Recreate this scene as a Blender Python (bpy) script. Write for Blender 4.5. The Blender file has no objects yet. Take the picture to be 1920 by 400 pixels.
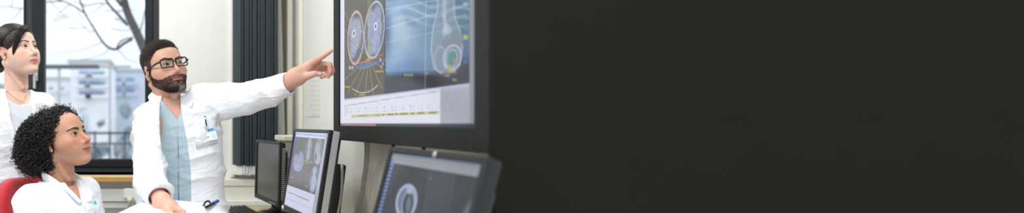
import bpy, math, random
import numpy as np
from mathutils import Matrix, Vector
random.seed(4)
RNG = np.random.default_rng(7)
SC = bpy.context.scene
COL = SC.collection
FPX, PX0, PY0, EYE = 1000.0, 302.0, 232.0, 1.2


def W(px, py, Y):
    return np.array([(px - PX0) / FPX * Y, Y, EYE - (py - PY0) / FPX * Y])


# ------------------------------------------------------------------ colours and materials
def lin(c):
    c = np.asarray(c, float) / 255.0
    return np.where(c <= 0.04045, c / 12.92, ((c + 0.055) / 1.055) ** 2.4)


def rgba(c):
    return tuple(float(v) for v in lin(c)) + (1.0,)


def mat(name, c, rough=0.5, metal=0.0, var=0.06, scale=30.0, bump=0.0, bscale=200.0, attr=False, sss=0.0, spec=0.5, sheen=0.0, stretch=None, wrinkle=0.0):
    m = bpy.data.materials.new(name)
    m.use_nodes = True
    nt = m.node_tree
    b = nt.nodes['Principled BSDF']
    b.inputs['Roughness'].default_value = rough
    b.inputs['Metallic'].default_value = metal
    b.inputs['Specular IOR Level'].default_value = spec
    if sheen:
        b.inputs['Sheen Weight'].default_value = sheen
    tc = nt.nodes.new('ShaderNodeTexCoord')
    vec = tc.outputs['Object']
    if stretch:
        mp = nt.nodes.new('ShaderNodeMapping')
        mp.inputs['Scale'].default_value = stretch
        nt.links.new(vec, mp.inputs['Vector'])
        vec = mp.outputs['Vector']
    nz = nt.nodes.new('ShaderNodeTexNoise')
    nz.inputs['Scale'].default_value = scale
    nz.inputs['Detail'].default_value = 3.0
    nt.links.new(vec, nz.inputs['Vector'])
    mr = nt.nodes.new('ShaderNodeMapRange')
    mr.inputs['From Min'].default_value = 0.3
    mr.inputs['From Max'].default_value = 0.7
    mr.inputs['To Min'].default_value = 1.0 - var
    mr.inputs['To Max'].default_value = 1.0 + var
    nt.links.new(nz.outputs['Fac'], mr.inputs['Value'])
    mx = nt.nodes.new('ShaderNodeVectorMath')
    mx.operation = 'SCALE'
    if attr:
        at = nt.nodes.new('ShaderNodeAttribute')
        at.attribute_name = 'Col'
        nt.links.new(at.outputs['Color'], mx.inputs[0])
    else:
        mx.inputs[0].default_value = rgba(c)[:3]
    nt.links.new(mr.outputs['Result'], mx.inputs['Scale'])
    nt.links.new(mx.outputs['Vector'], b.inputs['Base Color'])
    if sss:
        b.inputs['Subsurface Weight'].default_value = sss
        b.inputs['Subsurface Radius'].default_value = (0.008, 0.003, 0.0015)
        b.inputs['Subsurface Scale'].default_value = 1.0
    if bump:
        n2 = nt.nodes.new('ShaderNodeTexNoise')
        n2.inputs['Scale'].default_value = bscale
        n2.inputs['Detail'].default_value = 4.0
        nt.links.new(vec, n2.inputs['Vector'])
        bp = nt.nodes.new('ShaderNodeBump')
        bp.inputs['Strength'].default_value = bump
        bp.inputs['Distance'].default_value = 0.004
        nt.links.new(n2.outputs['Fac'], bp.inputs['Height'])
        if wrinkle:
            mp2 = nt.nodes.new('ShaderNodeMapping')
            mp2.inputs['Rotation'].default_value = (.4, .5, .3)
            mp2.inputs['Scale'].default_value = (1.0, 1.0, 2.2)
            nt.links.new(vec, mp2.inputs['Vector'])
            n3 = nt.nodes.new('ShaderNodeTexNoise')
            n3.inputs['Scale'].default_value = 9.0
            n3.inputs['Detail'].default_value = 2.0
            n3.inputs['Distortion'].default_value = 1.2
            nt.links.new(mp2.outputs['Vector'], n3.inputs['Vector'])
            b3 = nt.nodes.new('ShaderNodeBump')
            b3.inputs['Strength'].default_value = wrinkle
            b3.inputs['Distance'].default_value = 0.03
            nt.links.new(n3.outputs['Fac'], b3.inputs['Height'])
            nt.links.new(b3.outputs['Normal'], bp.inputs['Normal'])
        nt.links.new(bp.outputs['Normal'], b.inputs['Normal'])
    return m


def emat(name, strength=1.0, c=None, gloss=0.0):
    m = bpy.data.materials.new(name)
    m.use_nodes = True
    nt = m.node_tree
    b = nt.nodes['Principled BSDF']
    b.inputs['Base Color'].default_value = (0.012, 0.012, 0.014, 1)
    b.inputs['Roughness'].default_value = 0.18
    b.inputs['Specular IOR Level'].default_value = gloss
    b.inputs['Emission Strength'].default_value = strength
    if c is None:
        at = nt.nodes.new('ShaderNodeAttribute')
        at.attribute_name = 'Col'
        nt.links.new(at.outputs['Color'], b.inputs['Emission Color'])
    else:
        b.inputs['Emission Color'].default_value = rgba(c)
    return m


def glassmat(name, gl=0.05, tint=(1, 1, 1)):
    m = bpy.data.materials.new(name)
    m.use_nodes = True
    nt = m.node_tree
    nt.nodes.remove(nt.nodes['Principled BSDF'])
    out = nt.nodes['Material Output']
    t = nt.nodes.new('ShaderNodeBsdfTransparent')
    t.inputs['Color'].default_value = tuple(tint) + (1,)
    g = nt.nodes.new('ShaderNodeBsdfGlossy')
    g.inputs['Roughness'].default_value = 0.02
    mx = nt.nodes.new('ShaderNodeMixShader')
    mx.inputs['Fac'].default_value = gl
    nt.links.new(t.outputs[0], mx.inputs[1])
    nt.links.new(g.outputs[0], mx.inputs[2])
    nt.links.new(mx.outputs[0], out.inputs['Surface'])
    return m


# ------------------------------------------------------------------ objects
def obj(name, V, F, m=None, parent=None, smooth=True, col=None, loc=None):
    me = bpy.data.meshes.new(name)
    V = np.asarray(V, np.float32)
    if isinstance(F, np.ndarray) and F.ndim == 2:
        n, k = F.shape
        me.vertices.add(len(V))
        me.vertices.foreach_set('co', V.ravel())
        me.loops.add(n * k)
        me.loops.foreach_set('vertex_index', np.ascontiguousarray(F, np.int32).ravel())
        me.polygons.add(n)
        me.polygons.foreach_set('loop_start', np.arange(0, n * k, k, dtype=np.int32))
        me.update(calc_edges=True)
    else:
        me.from_pydata([tuple(map(float, v)) for v in V], [], [tuple(int(i) for i in f) for f in F])
        me.update()
    if smooth:
        me.polygons.foreach_set('use_smooth', [True] * len(me.polygons))
    if col is not None:
        a = me.color_attributes.new('Col', 'FLOAT_COLOR', 'POINT')
        c4 = np.ones((len(V), 4), np.float32)
        c4[:, :3] = col
        a.data.foreach_set('color', c4.ravel())
    if m is not None:
        me.materials.append(m)
    o = bpy.data.objects.new(name, me)
    COL.objects.link(o)
    if loc is not None:
        o.location = loc
    if parent is not None:
        o.parent = parent
    return o


def tag(o, label, cat, group=None):
    o['label'] = label
    o['category'] = cat
    if group:
        o['group'] = group
    return o


def thing(name, label, cat, loc=(0, 0, 0), group=None):
    """Empty at the base; the children's meshes are given in world coordinates and moved into its frame."""
    o = bpy.data.objects.new(name, None)
    o.empty_display_size = 0.05
    COL.objects.link(o)
    o.location = [float(v) for v in loc]
    return tag(o, label, cat, group)


def part(name, V, F, m, parent, smooth=True, col=None):
    """V in world coordinates; parent (thing or part) sits at some world place."""
    off = np.zeros(3)
    p = parent
    while p is not None:
        off += np.array(p.location)
        p = p.parent
    return obj(name, np.asarray(V, float) - off, F, m, parent, smooth, col)


def struct(name, V, F, m, smooth=False, parent=None):
    o = obj(name, V, F, m, parent, smooth)
    if parent is None:
        o['kind'] = 'structure'
    return o


# ------------------------------------------------------------------ mesh builders (all return V, F lists)
class MB:
    def __init__(s):
        s.V, s.F = [], []

    def add(s, V, F):
        n = len(s.V)
        s.V.extend([tuple(map(float, v)) for v in V])
        s.F.extend([tuple(int(i) + n for i in f) for f in F])
        return s

    def box(s, lo, hi, bev=0.0, M=None):
        lo, hi = np.array(lo, float), np.array(hi, float)
        if bev <= 0:
            V = [(x, y, z) for x in (lo[0], hi[0]) for y in (lo[1], hi[1]) for z in (lo[2], hi[2])]
            F = [(0, 1, 3, 2), (4, 6, 7, 5), (0, 4, 5, 1), (2, 3, 7, 6), (0, 2, 6, 4), (1, 5, 7, 3)]
        else:
            V, F = rbox(lo, hi, bev)
        if M is not None:
            V = [tuple(np.array(M[0]) * v[0] + np.array(M[1]) * v[1] + np.array(M[2]) * v[2] + np.array(M[3])) for v in V]
        return s.add(V, F)

    def tube(s, pts, r, n=10, cap=True):
        V, F = tube(pts, r, n, cap)
        return s.add(V, F)


def rbox(lo, hi, b):
    """box with chamfered edges: three nested offsets per axis"""
    b = min(b, *(0.49 * (hi - lo)))
    c = (lo + hi) / 2
    h = (hi - lo) / 2
    V, F, idx = [], [], {}
    k = b * 0.29

    def vid(t):
        t = tuple(round(float(v), 7) for v in t)
        if t not in idx:
            idx[t] = len(V)
            V.append(t)
        return idx[t]
    # each face polygon, edge strips (two facets) and corner triangles, by hull of three offset boxes
    import itertools
    pts = []
    for sx, sy, sz in itertools.product((-1, 1), repeat=3):
        S = np.array([sx, sy, sz])
        for a in range(3):
            p = h - b
            p = p.copy()
            p[a] = h[a]
            pts.append(tuple(c + S * p))
            q = h - k
            q = q.copy()
            q[a] = h[a] - b
            pts.append(tuple(c + S * q))
    import bmesh
    bm = bmesh.new()
    for p in pts:
        bm.verts.new(p)
    bmesh.ops.convex_hull(bm, input=bm.verts)
    bmesh.ops.dissolve_limit(bm, angle_limit=0.01, verts=bm.verts, edges=bm.edges)
    bm.verts.index_update()
    V = [tuple(v.co) for v in bm.verts]
    F = [[v.index for v in f.verts] for f in bm.faces]
    bm.free()
    return V, F


def tube(pts, r, n=10, cap=True):
    P = np.asarray(pts, float)
    K = len(P)
    r = np.broadcast_to(np.asarray(r, float), (K,))
    T = np.gradient(P, axis=0)
    T /= np.linalg.norm(T, axis=1)[:, None] + 1e-12
    ref = np.array([0, 0, 1.0]) if abs(T[0][2]) < 0.9 else np.array([1.0, 0, 0])
    N = np.cross(T[0], ref)
    N /= np.linalg.norm(N)
    V, F = [], []
    a = np.linspace(0, 2 * np.pi, n, endpoint=False)
    for i in range(K):
        N = N - T[i] * N.dot(T[i])
        N /= np.linalg.norm(N) + 1e-12
        B = np.cross(T[i], N)
        V.extend(P[i] + r[i] * (np.cos(a)[:, None] * N + np.sin(a)[:, None] * B))
    for i in range(K - 1):
        for j in range(n):
            F.append((i * n + j, i * n + (j + 1) % n, (i + 1) * n + (j + 1) % n, (i + 1) * n + j))
    if cap:
        F.append(tuple(range(n))[::-1])
        F.append(tuple(range((K - 1) * n, K * n)))
    return V, F


def smooth_path(pts, n=8):
    P = np.asarray(pts, float)
    out = []
    for i in range(len(P) - 1):
        p0, p1, p2, p3 = P[max(i - 1, 0)], P[i], P[i + 1], P[min(i + 2, len(P) - 1)]
        for t in np.linspace(0, 1, n, endpoint=False):
            out.append(0.5 * (2 * p1 + (p2 - p0) * t + (2 * p0 - 5 * p1 + 4 * p2 - p3) * t * t + (3 * p1 - p0 - 3 * p2 + p3) * t ** 3))
    out.append(P[-1])
    return np.array(out)


def lathe(prof, n=24, c=(0, 0, 0)):
    V, F = [], []
    for r, z in prof:
        for j in range(n):
            a = 2 * math.pi * j / n
            V.append((c[0] + r * math.cos(a), c[1] + r * math.sin(a), c[2] + z))
    for i in range(len(prof) - 1):
        for j in range(n):
            F.append((i * n + j, i * n + (j + 1) % n, (i + 1) * n + (j + 1) % n, (i + 1) * n + j))
    F.append(tuple(range(n))[::-1])
    F.append(tuple(range((len(prof) - 1) * n, len(prof) * n)))
    return V, F


def ribbon(A, B, th, n=6):
    """thick strip lofted between two point rows A and B, thickness along its own normal"""
    A, B = smooth_path(A, n), smooth_path(B, n)
    T = np.gradient(A, axis=0)
    N = np.cross(T, B - A)
    N /= np.linalg.norm(N, axis=1)[:, None] + 1e-12
    h = th / 2
    mid = (A + B) / 2
    rows = []
    for s in (1, -1):
        rows.append([A + N * h * s * .5, A * .85 + B * .15 + N * h * s, mid + N * h * s * 1.1, B * .85 + A * .15 + N * h * s, B + N * h * s * .5])
    ring = rows[0] + rows[1][::-1]
    K, R_ = len(A), len(ring)
    V = np.stack(ring, 1).reshape(-1, 3)
    F = []
    for i in range(K - 1):
        for j in range(R_):
            F.append((i * R_ + j, i * R_ + (j + 1) % R_, (i + 1) * R_ + (j + 1) % R_, (i + 1) * R_ + j))
    F.append(tuple(range(R_))[::-1])
    F.append(tuple(range((K - 1) * R_, K * R_)))
    return V, F


# ------------------------------------------------------------------ distance fields and their surfaces
def ell(c, r, rot=None):
    c = np.array(c, np.float32)
    r = np.array(r, np.float32)

    def f(P):
        q = P - c
        if rot is not None:
            q = q @ rot
        k0 = np.sqrt(((q / r) ** 2).sum(1)) + 1e-9
        k1 = np.sqrt(((q / (r * r)) ** 2).sum(1)) + 1e-9
        return k0 * (k0 - 1) / k1
    return f


def cone(a, b, r1, r2):
    a = np.array(a, np.float32)
    b = np.array(b, np.float32)
    ab = b - a
    L = float(ab @ ab) + 1e-12

    def f(P):
        t = np.clip(((P - a) @ ab) / L, 0, 1)
        d = P - a - t[:, None] * ab
        return np.sqrt((d * d).sum(1)) - (r1 + (r2 - r1) * t)
    return f


def chain(pts, rs):
    fs = [cone(pts[i], pts[i + 1], rs[i], rs[i + 1]) for i in range(len(pts) - 1)]

    def f(P):
        d = fs[0](P)
        for g in fs[1:]:
            d = np.minimum(d, g(P))
        return d
    return f


def smin(a, b, k):
    h = np.maximum(k - np.abs(a - b), 0) / k
    return np.minimum(a, b) - h * h * k * 0.25


def su(k, *fs):
    def f(P):
        d = fs[0](P)
        for g in fs[1:]:
            d = smin(d, g(P), k)
        return d
    return f


def ss(k, a, b):
    def f(P):
        return -smin(-a(P), b(P), k)
    return f


def torso(secs, yaw, n=2.4):
    S = np.array(secs, float)
    c, s = math.cos(yaw), math.sin(yaw)

    def f(P):
        z = P[:, 2]
        g = [np.interp(z, S[:, 0], S[:, i]) for i in range(1, 5)]
        dx, dy = P[:, 0] - g[0], P[:, 1] - g[1]
        x, y = dx * c + dy * s, -dx * s + dy * c
        k = (np.abs(x / g[2]) ** n + np.abs(y / g[3]) ** n) ** (1 / n)
        d = (k - 1) * np.minimum(g[2], g[3])
        return np.maximum(d, np.maximum(S[0, 0] - z, z - S[-1, 0]))
    return f


def folds(amp, freq, d1, d2, seed=0.0):
    """soft pulled creases running across d1"""
    d1 = np.array(d1, float)
    d2 = np.array(d2, float)

    def f(P):
        u, v = P @ d1, P @ d2
        w = P @ np.cross(d1, d2)
        x = u * freq + 1.6 * np.sin(v * freq * .35 + seed) + .9 * np.sin(w * freq * .5 + 2 * seed + u * 7)
        a = 1 - np.abs(np.sin(x * .5))
        y = u * freq * 1.9 + 2.1 * np.sin(v * freq * .5 + seed * 3 + 1) + 1.3 * np.sin(w * freq * .7 - seed)
        b = 1 - np.abs(np.sin(y * .5))
        m = .5 + .5 * np.sin(v * freq * .23 + w * freq * .31 + seed * 5)
        return amp * (a ** 1.6 * m + .6 * b ** 1.6 * (1 - m))
    return f


def plus(f, g, s=1.0):
    return lambda P: f(P) + s * g(P)


def surf(f, lo, hi, h, newton=1, slack=1.5):
    lo = np.array(lo, float)
    hi = np.array(hi, float)
    B = 8
    nb = np.ceil((hi - lo) / (h * B)).astype(int)
    n = nb * B + 1
    bc = np.stack(np.meshgrid(*[(np.arange(k) + .5) * B * h for k in nb], indexing='ij'), -1).reshape(-1, 3) + lo
    fb = f(bc.astype(np.float32))
    D = np.repeat(np.repeat(np.repeat(fb.reshape(nb), B, 0), B, 1), B, 2)
    D = np.pad(D, ((0, 1),) * 3, mode='edge').astype(np.float32)
    keep = np.abs(fb) < slack * .87 * B * h + .004
    kb = np.stack(np.unravel_index(np.nonzero(keep)[0], nb), 1) * B
    loc = np.stack(np.meshgrid(*[np.arange(B + 1)] * 3, indexing='ij'), -1).reshape(-1, 3)
    for s in range(0, len(kb), 400):
        ii = (kb[s:s + 400, None, :] + loc[None]).reshape(-1, 3)
        D[ii[:, 0], ii[:, 1], ii[:, 2]] = f((lo + ii * h).astype(np.float32))
    ins = D < 0
    c = [ins[i:n[0] - 1 + i, j:n[1] - 1 + j, k:n[2] - 1 + k] for i in (0, 1) for j in (0, 1) for k in (0, 1)]
    cnt = sum(x.astype(np.int8) for x in c)
    cells = np.stack(np.nonzero((cnt > 0) & (cnt < 8)), 1)
    del c, cnt
    cid = np.full(n - 1, -1, np.int32)
    cid[cells[:, 0], cells[:, 1], cells[:, 2]] = np.arange(len(cells))
    acc = np.zeros((len(cells), 3))
    num = np.zeros(len(cells))
    cor = [(i, j, k) for i in (0, 1) for j in (0, 1) for k in (0, 1)]
    for a in cor:
        for ax in range(3):
            if a[ax] == 0:
                b = list(a)
                b[ax] = 1
                da = D[cells[:, 0] + a[0], cells[:, 1] + a[1], cells[:, 2] + a[2]]
                db = D[cells[:, 0] + b[0], cells[:, 1] + b[1], cells[:, 2] + b[2]]
                m = (da < 0) != (db < 0)
                t = np.where(m, da / np.where(m, da - db, 1), 0)
                p = np.tile(np.array(a, float), (len(cells), 1))
                p[:, ax] += t
                acc += p * m[:, None]
                num += m
    V = lo + (cells + acc / num[:, None]) * h
    Q = []
    for ax in range(3):
        o1, o2 = [(1, 2), (2, 0), (0, 1)][ax]
        s0 = [slice(1, n[i] - 1) for i in range(3)]
        s0[ax] = slice(0, n[ax] - 1)
        s1 = list(s0)
        s1[ax] = slice(1, n[ax])
        a, b = ins[tuple(s0)], ins[tuple(s1)]
        for flip, mask in ((False, a & ~b), (True, ~a & b)):
            e = np.stack(np.nonzero(mask), 1)
            if not len(e):
                continue
            off = np.array([1, 1, 1])
            off[ax] = 0
            e = e + off
            q = []
            for d1, d2 in ((-1, -1), (0, -1), (0, 0), (-1, 0)):
                k = e.copy()
                k[:, o1] += d1
                k[:, o2] += d2
                q.append(cid[k[:, 0], k[:, 1], k[:, 2]])
            q = np.stack(q, 1)
            Q.append(q[:, ::-1] if flip else q)
    Q = np.concatenate(Q)
    Q = Q[(Q >= 0).all(1)]
    for _ in range(newton):
        g, d = grad(f, V, h * .5)
        V = V - g * np.clip(d, -h, h)[:, None] * .9
    return V, Q.astype(np.int32)


def grad(f, V, e):
    V = V.astype(np.float32)
    g = np.zeros_like(V)
    for i in range(3):
        s = np.zeros(3, np.float32)
        s[i] = e
        g[:, i] = f(V + s) - f(V - s)
    g /= np.linalg.norm(g, axis=1)[:, None] + 1e-9
    return g, f(V)


def strands(paths, r, sides=3, taper=0.25):
    """(N, K, 3) paths -> one mesh of tapered thin tubes"""
    P = np.asarray(paths, float)
    N, K, _ = P.shape
    T = np.gradient(P, axis=1)
    T /= np.linalg.norm(T, axis=2)[..., None] + 1e-12
    ref = np.where(np.abs(T[..., 2:3]) < .8, np.array([0, 0, 1.0]), np.array([1.0, 0, 0]))
    A = np.cross(T, ref)
    A /= np.linalg.norm(A, axis=2)[..., None] + 1e-12
    Bn = np.cross(T, A)
    prof = np.linspace(1, taper, K)[None, :, None]
    r = np.broadcast_to(np.asarray(r, float), (N,))[:, None, None] * prof
    rings = [P + r * (math.cos(a) * A + math.sin(a) * Bn) for a in np.linspace(0, 2 * np.pi, sides, endpoint=False)]
    V = np.stack(rings, 2).reshape(-1, 3)
    i, k, j = np.meshgrid(np.arange(N), np.arange(K - 1), np.arange(sides), indexing='ij')
    b = (i * K + k) * sides
    j2 = (j + 1) % sides
    F = np.stack([b + j, b + j2, b + sides + j2, b + sides + j], -1).reshape(-1, 4)
    return V, F.astype(np.int32)


def merge(*VF):
    V, F, n = [], [], 0
    for v, f in VF:
        V.append(np.asarray(v, float))
        F.append(np.asarray(f, np.int32) + n)
        n += len(v)
    return np.concatenate(V), np.concatenate(F)


def Rm(yaw, pitch, roll):
    y, p, r = (math.radians(v) for v in (yaw, pitch, roll))
    Rz = np.array([[math.cos(y), -math.sin(y), 0], [math.sin(y), math.cos(y), 0], [0, 0, 1]])
    Rx = np.array([[1, 0, 0], [0, math.cos(p), -math.sin(p)], [0, math.sin(p), math.cos(p)]])
    Ry = np.array([[math.cos(r), 0, math.sin(r)], [0, 1, 0], [-math.sin(r), 0, math.cos(r)]])
    return Rz @ Rx @ Ry


# ================================================================== heads
# head frame: face looks along -y, the person's own left is +x, origin between the ears at eye height (metres)
EYE_C = (0.0315, -0.0775, 0.0)
EYE_R = 0.0122


def lid_curves(x, wide=1.0, up=1.0):
    t = np.clip(1 - (x / (0.0142 * wide)) ** 2, -3, 1)
    tilt = 0.05 * x
    return 0.0056 * up * t + tilt + .0004, -0.0040 * t + tilt


def head_sdf(male, jaw=1.0, nose=1.0, eye_up=1.0, smile=0.0, slim=0.0, full=0.0):
    m = 1.0 if male else 0.0
    sm = smile
    pieces = [
        ell((0, .014, .034), (.0765, .099, .086)),
        ell((0, -.030, .030), (.064, .064, .066)),
        ell((0, -.034, -.036), (.0555, .057, .082)),
        cone((0, -.070, -.052), (0, -.062, -.098), .030, .022 + .003 * m),
    ]
    for s in (-1, 1):
        pieces += [
            cone((s * (.050 - slim), .004, -.056), (s * .022 * jaw, -.066, -.100 + slim), .021 + .002 * m - slim, .016 + .003 * m - slim * .5),
            cone((s * .053, -.030, -.022), (s * .034, -.068, -.056), .022, .019),
            ell((s * .044, -.060, -.024), (.022, .024, .018)),
        ]
    if full:
        pieces += [ell((s * .040, -.044, -.052), (.024 + full, .026 + full, .030)) for s in (-1, 1)]
    base = su(.028, *pieces)
    base = su(.016, base, cone((-.034, -.080, .018), (.034, -.080, .018), .0105 + .002 * m, .0105 + .002 * m))
    base = su(.018, base, ell((0, -.080, -.106), (.019 + .004 * m, .016, .013)))       # chin
    for s in (-1, 1):                                                                   # eye sockets
        base = ss(.014, base, ell((s * .032, -.100, -.001), (.019, .0135, .0125)))
    lids = [ell((s * EYE_C[0], EYE_C[1], 0), (.0146, .0142, .0132)) for s in (-1, 1)]
    base = su(.006, base, *lids)
    nz = su(.010, cone((0, -.088, .010), (0, -.1065 - .004 * nose, -.030), .0066, .0078), ell((0, -.109 - .005 * nose, -.0365), (.0098, .0100, .0088)))
    nz = su(.007, nz, *[ell((s * .0125, -.1005, -.0405), (.0078, .0100, .0072)) for s in (-1, 1)])
    base = su(.012, base, nz)
    base = su(.010, base, ell((0, -.088, -.063), (.022, .014, .016)))                    # mouth mound
    up = chain([(-.0235, -.0865, -.0690 + sm), (-.009, -.0985, -.0640), (0, -.0995, -.0655), (.009, -.0985, -.0640), (.0235, -.0865, -.0690 + sm)], [.0022, .0046, .0042, .0046, .0022])
    lo = chain([(-.0220, -.0865, -.0705 + sm), (-.008, -.0970, -.0755), (.008, -.0970, -.0755), (.0220, -.0865, -.0705 + sm)], [.0022, .0056, .0056, .0022])
    base = su(.0045, base, up)
    base = su(.0045, base, lo)
    base = ss(.003, base, chain([(-.026, -.0890, -.0697 + sm * 1.2), (-.010, -.1030, -.0692), (.010, -.1030, -.0692), (.026, -.0890, -.0697 + sm * 1.2)], [.0008, .0014, .0014, .0008]))
    for s in (-1, 1):
        base = ss(.003, base, ell((s * .0062, -.1055, -.0450), (.0030, .0052, .0026)))
    # ears
    for s in (-1, 1):
        a = math.radians(24)
        rot = np.array([[math.cos(a), -s * math.sin(a), 0], [s * math.sin(a), math.cos(a), 0], [0, 0, 1]], np.float32)
        b = math.radians(12)
        rot = rot @ np.array([[1, 0, 0], [0, math.cos(b), math.sin(b)], [0, -math.sin(b), math.cos(b)]], np.float32)
        e = ell((s * .0785, .016, -.003), (.0075, .0185, .0310), rot)
        e = ss(.004, e, ell((s * .0850, .0145, .002), (.0060, .0120, .0205), rot))
        e = su(.005, e, ell((s * .0765, .0085, -.029), (.0058, .0085, .0100)), ell((s * .0765, .002, -.008), (.0045, .0050, .0070)))
        base = su(.006, base, e)
    # eyelid openings
    for s in (-1, 1):
        def opening(P, s=s):
            x = (P[:, 0] - s * EYE_C[0]) * s
            zu, zl = lid_curves(x, 1.0, eye_up)
            d = np.maximum(P[:, 2] - zu, zl - P[:, 2]) * .8
            return np.maximum(np.maximum(d, P[:, 1] + .074), -.105 - P[:, 1])
        base = ss(.0008, base, opening)
    return base


def neck_sdf(male, base_off=(0, .055, -.205)):
    r = .060 if male else .050
    b = np.array(base_off, float)
    f = cone((0, .028, -.045), b, r * .93, r * 1.04)
    for s in (-1, 1):
        f = su(.014, f, cone((s * .062, .030, -.050), b + np.array([s * .012, -.062, .0]), .012, .011))
    if male:
        f = su(.012, f, ell(np.array((0, -.032, -.135)), (.013, .016, .016)))
    return f


def skin_colors(P, N, base, lips, brow, male, eye_up=1.0, brow_w=1.0, brow_shift=0.0, smile=0.0):
    """pigment of the skin: base tone, redder cheeks / nose / ears, lips, brows and lashes"""
    x, y, z = P[:, 0], P[:, 1], P[:, 2]
    C = np.tile(lin(base), (len(P), 1))

    def blend(c, w):
        w = np.clip(w, 0, 1)[:, None]
        C[:] = C * (1 - w) + lin(c) * w
    red = np.array(base) * np.array([1.0, .84, .80])
    g = lambda c, r: np.exp(-(((P - np.array(c)) / np.array(r)) ** 2).sum(1))
    ax = np.abs(x)
    Q = np.stack([ax, y, z], 1)
    ga = lambda c, r: np.exp(-(((Q - np.array(c)) / np.array(r)) ** 2).sum(1))
    blend(red, .75 * ga((.042, -.075, -.035), (.02, .03, .018)))
    blend(red, .7 * g((0, -.112, -.036), (.016, .02, .012)))
    blend(red, .8 * ga((.082, .015, -.005), (.012, .02, .035)))
    blend(np.array(base) * .80, .35 * ga((.031, -.09, -.010), (.018, .03, .006)))
    # lips
    zc = -.0695 + smile * np.clip(ax / .0235, 0, 1.1) ** 2
    w = .0245
    top = .0078 * np.clip(1 - (ax / w) ** 2, 0, 1) ** .7 - .0014 * np.exp(-(ax / .004) ** 2)
    bot = .0098 * np.clip(1 - (ax / w) ** 2, 0, 1) ** .6
    inside = np.minimum(zc + top - z, z - (zc - bot))
    blend(lips, np.where((y < -.075) & (ax < w), np.clip(inside / .0016 + .5, 0, 1), 0) * .9)
    blend(np.array(lips) * .45, np.where((y < -.08) & (ax < w), np.clip(1 - np.abs(z - zc) / .0013, 0, 1), 0))
    # brows
    t = np.clip((ax - .012) / .040, 0, 1)
    bz = .0195 + .0075 * np.sin(t * 2.3) - .004 * t + brow_shift
    hw = (.0042 - .0022 * t) * brow_w
    blend(brow, np.where((y < -.05) & (ax > .010) & (ax < .054), np.clip((hw - np.abs(z - bz)) / .0014 + .5, 0, 1), 0) * .92)
    # lash lines
    for s in (-1, 1):
        xx = (x - s * EYE_C[0]) * s
        zu, zl = lid_curves(xx, 1.0, eye_up)
        on = (np.abs(xx) < .0155) & (y < -.078)
        blend((28, 20, 18), np.where(on, np.clip(1.25 - np.abs(z - zu - .0003) / .0017, 0, 1), 0))
        blend((70, 48, 42), np.where(on, np.clip(1 - np.abs(z - zl) / .0012, 0, 1), 0) * .7)
    return C, blend


def eyeballs(parent, Mw, gaze, iris, mats):
    g = np.array(gaze, float)
    g /= np.linalg.norm(g)
    n, k = 24, 16
    for s in (-1, 1):
        th = np.linspace(0, np.pi, k)
        V, F, C = [], [], []
        a = np.cross(g, (0, 0, 1))
        a /= np.linalg.norm(a)
        b = np.cross(g, a)
        th = np.concatenate([np.linspace(0, .62, 10), np.linspace(.72, np.pi, 8)])
        for t in th:
            for j in range(n):
                p = 2 * np.pi * j / n
                bulge = 1.0 + .05 * math.exp(-(t / .4) ** 2)
                V.append(EYE_R * bulge * (math.cos(t) * g + math.sin(t) * (math.cos(p) * a + math.sin(p) * b)))
                C.append(lin((8, 6, 6)) if t < .20 else lin(iris) if t < .53 else lin(np.array(iris) * .4) if t < .60 else lin((190, 183, 178)))
        for i in range(len(th) - 1):
            for j in range(n):
                F.append((i * n + j, (i + 1) * n + j, (i + 1) * n + (j + 1) % n, i * n + (j + 1) % n))
        V = np.array(V) + np.array([s * EYE_C[0], EYE_C[1], 0])
        part('eye', xf(V, Mw), np.array(F), mats, parent, True, np.array(C))


def xf(V, M):
    """M = (3x3 rotation*scale, position)"""
    return np.asarray(V, float) @ M[0].T + M[1]


def interp_mask(y, ys, zs):
    return np.interp(y, ys, zs)


def noise3(P, f, seed=0.0):
    """cheap smooth pseudo-noise in [-1, 1]"""
    x, y, z = (P * f).T
    return (np.sin(x * 1.3 + 2.1 * np.sin(y * .9 + seed) + seed) + np.sin(y * 1.1 + 1.7 * np.sin(z * 1.2 - seed) + 2 * seed) + np.sin(z * 1.4 + 1.9 * np.sin(x * .8 + 3 * seed))) / 3


def grow(roots, dirs, length, K, bend=None, jitter=.15, lift=None):
    """paths that leave ROOTS along DIRS (N,3), bending towards BEND"""
    N = len(roots)
    L = np.broadcast_to(np.asarray(length, float), (N,))[:, None]
    P = np.zeros((N, K, 3))
    p = roots.copy()
    d = dirs + RNG.normal(0, jitter, (N, 3))
    d /= np.linalg.norm(d, axis=1)[:, None]
    for k in range(K):
        P[:, k] = p
        p = p + d * L / (K - 1)
        if bend is not None:
            d = d + bend
            d /= np.linalg.norm(d, axis=1)[:, None]
    return P


# ================================================================== camera and view
def camera():
    cd = bpy.data.cameras.new('camera')
    cam = bpy.data.objects.new('camera', cd)
    COL.objects.link(cam)
    cam.location = (0, 0, EYE)
    cam.rotation_euler = (math.pi / 2, 0, 0)
    cd.sensor_fit = 'HORIZONTAL'
    cd.sensor_width = 36.0
    cd.lens = 36.0 * FPX / 1920.0
    cd.shift_x = (960.0 - PX0) / 1920.0
    cd.shift_y = (PY0 - 200.0) / 1920.0
    cd.clip_end = 500
    cd.dof.use_dof = True
    cd.dof.focus_distance = 2.2
    cd.dof.aperture_fstop = 1.05
    SC.camera = cam
    v = SC.view_settings
    v.view_transform = 'Standard'
    v.look = 'None'
    v.gamma = 1.0
    v.use_curve_mapping = False
    v.exposure = 0.12
    return cam


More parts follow.
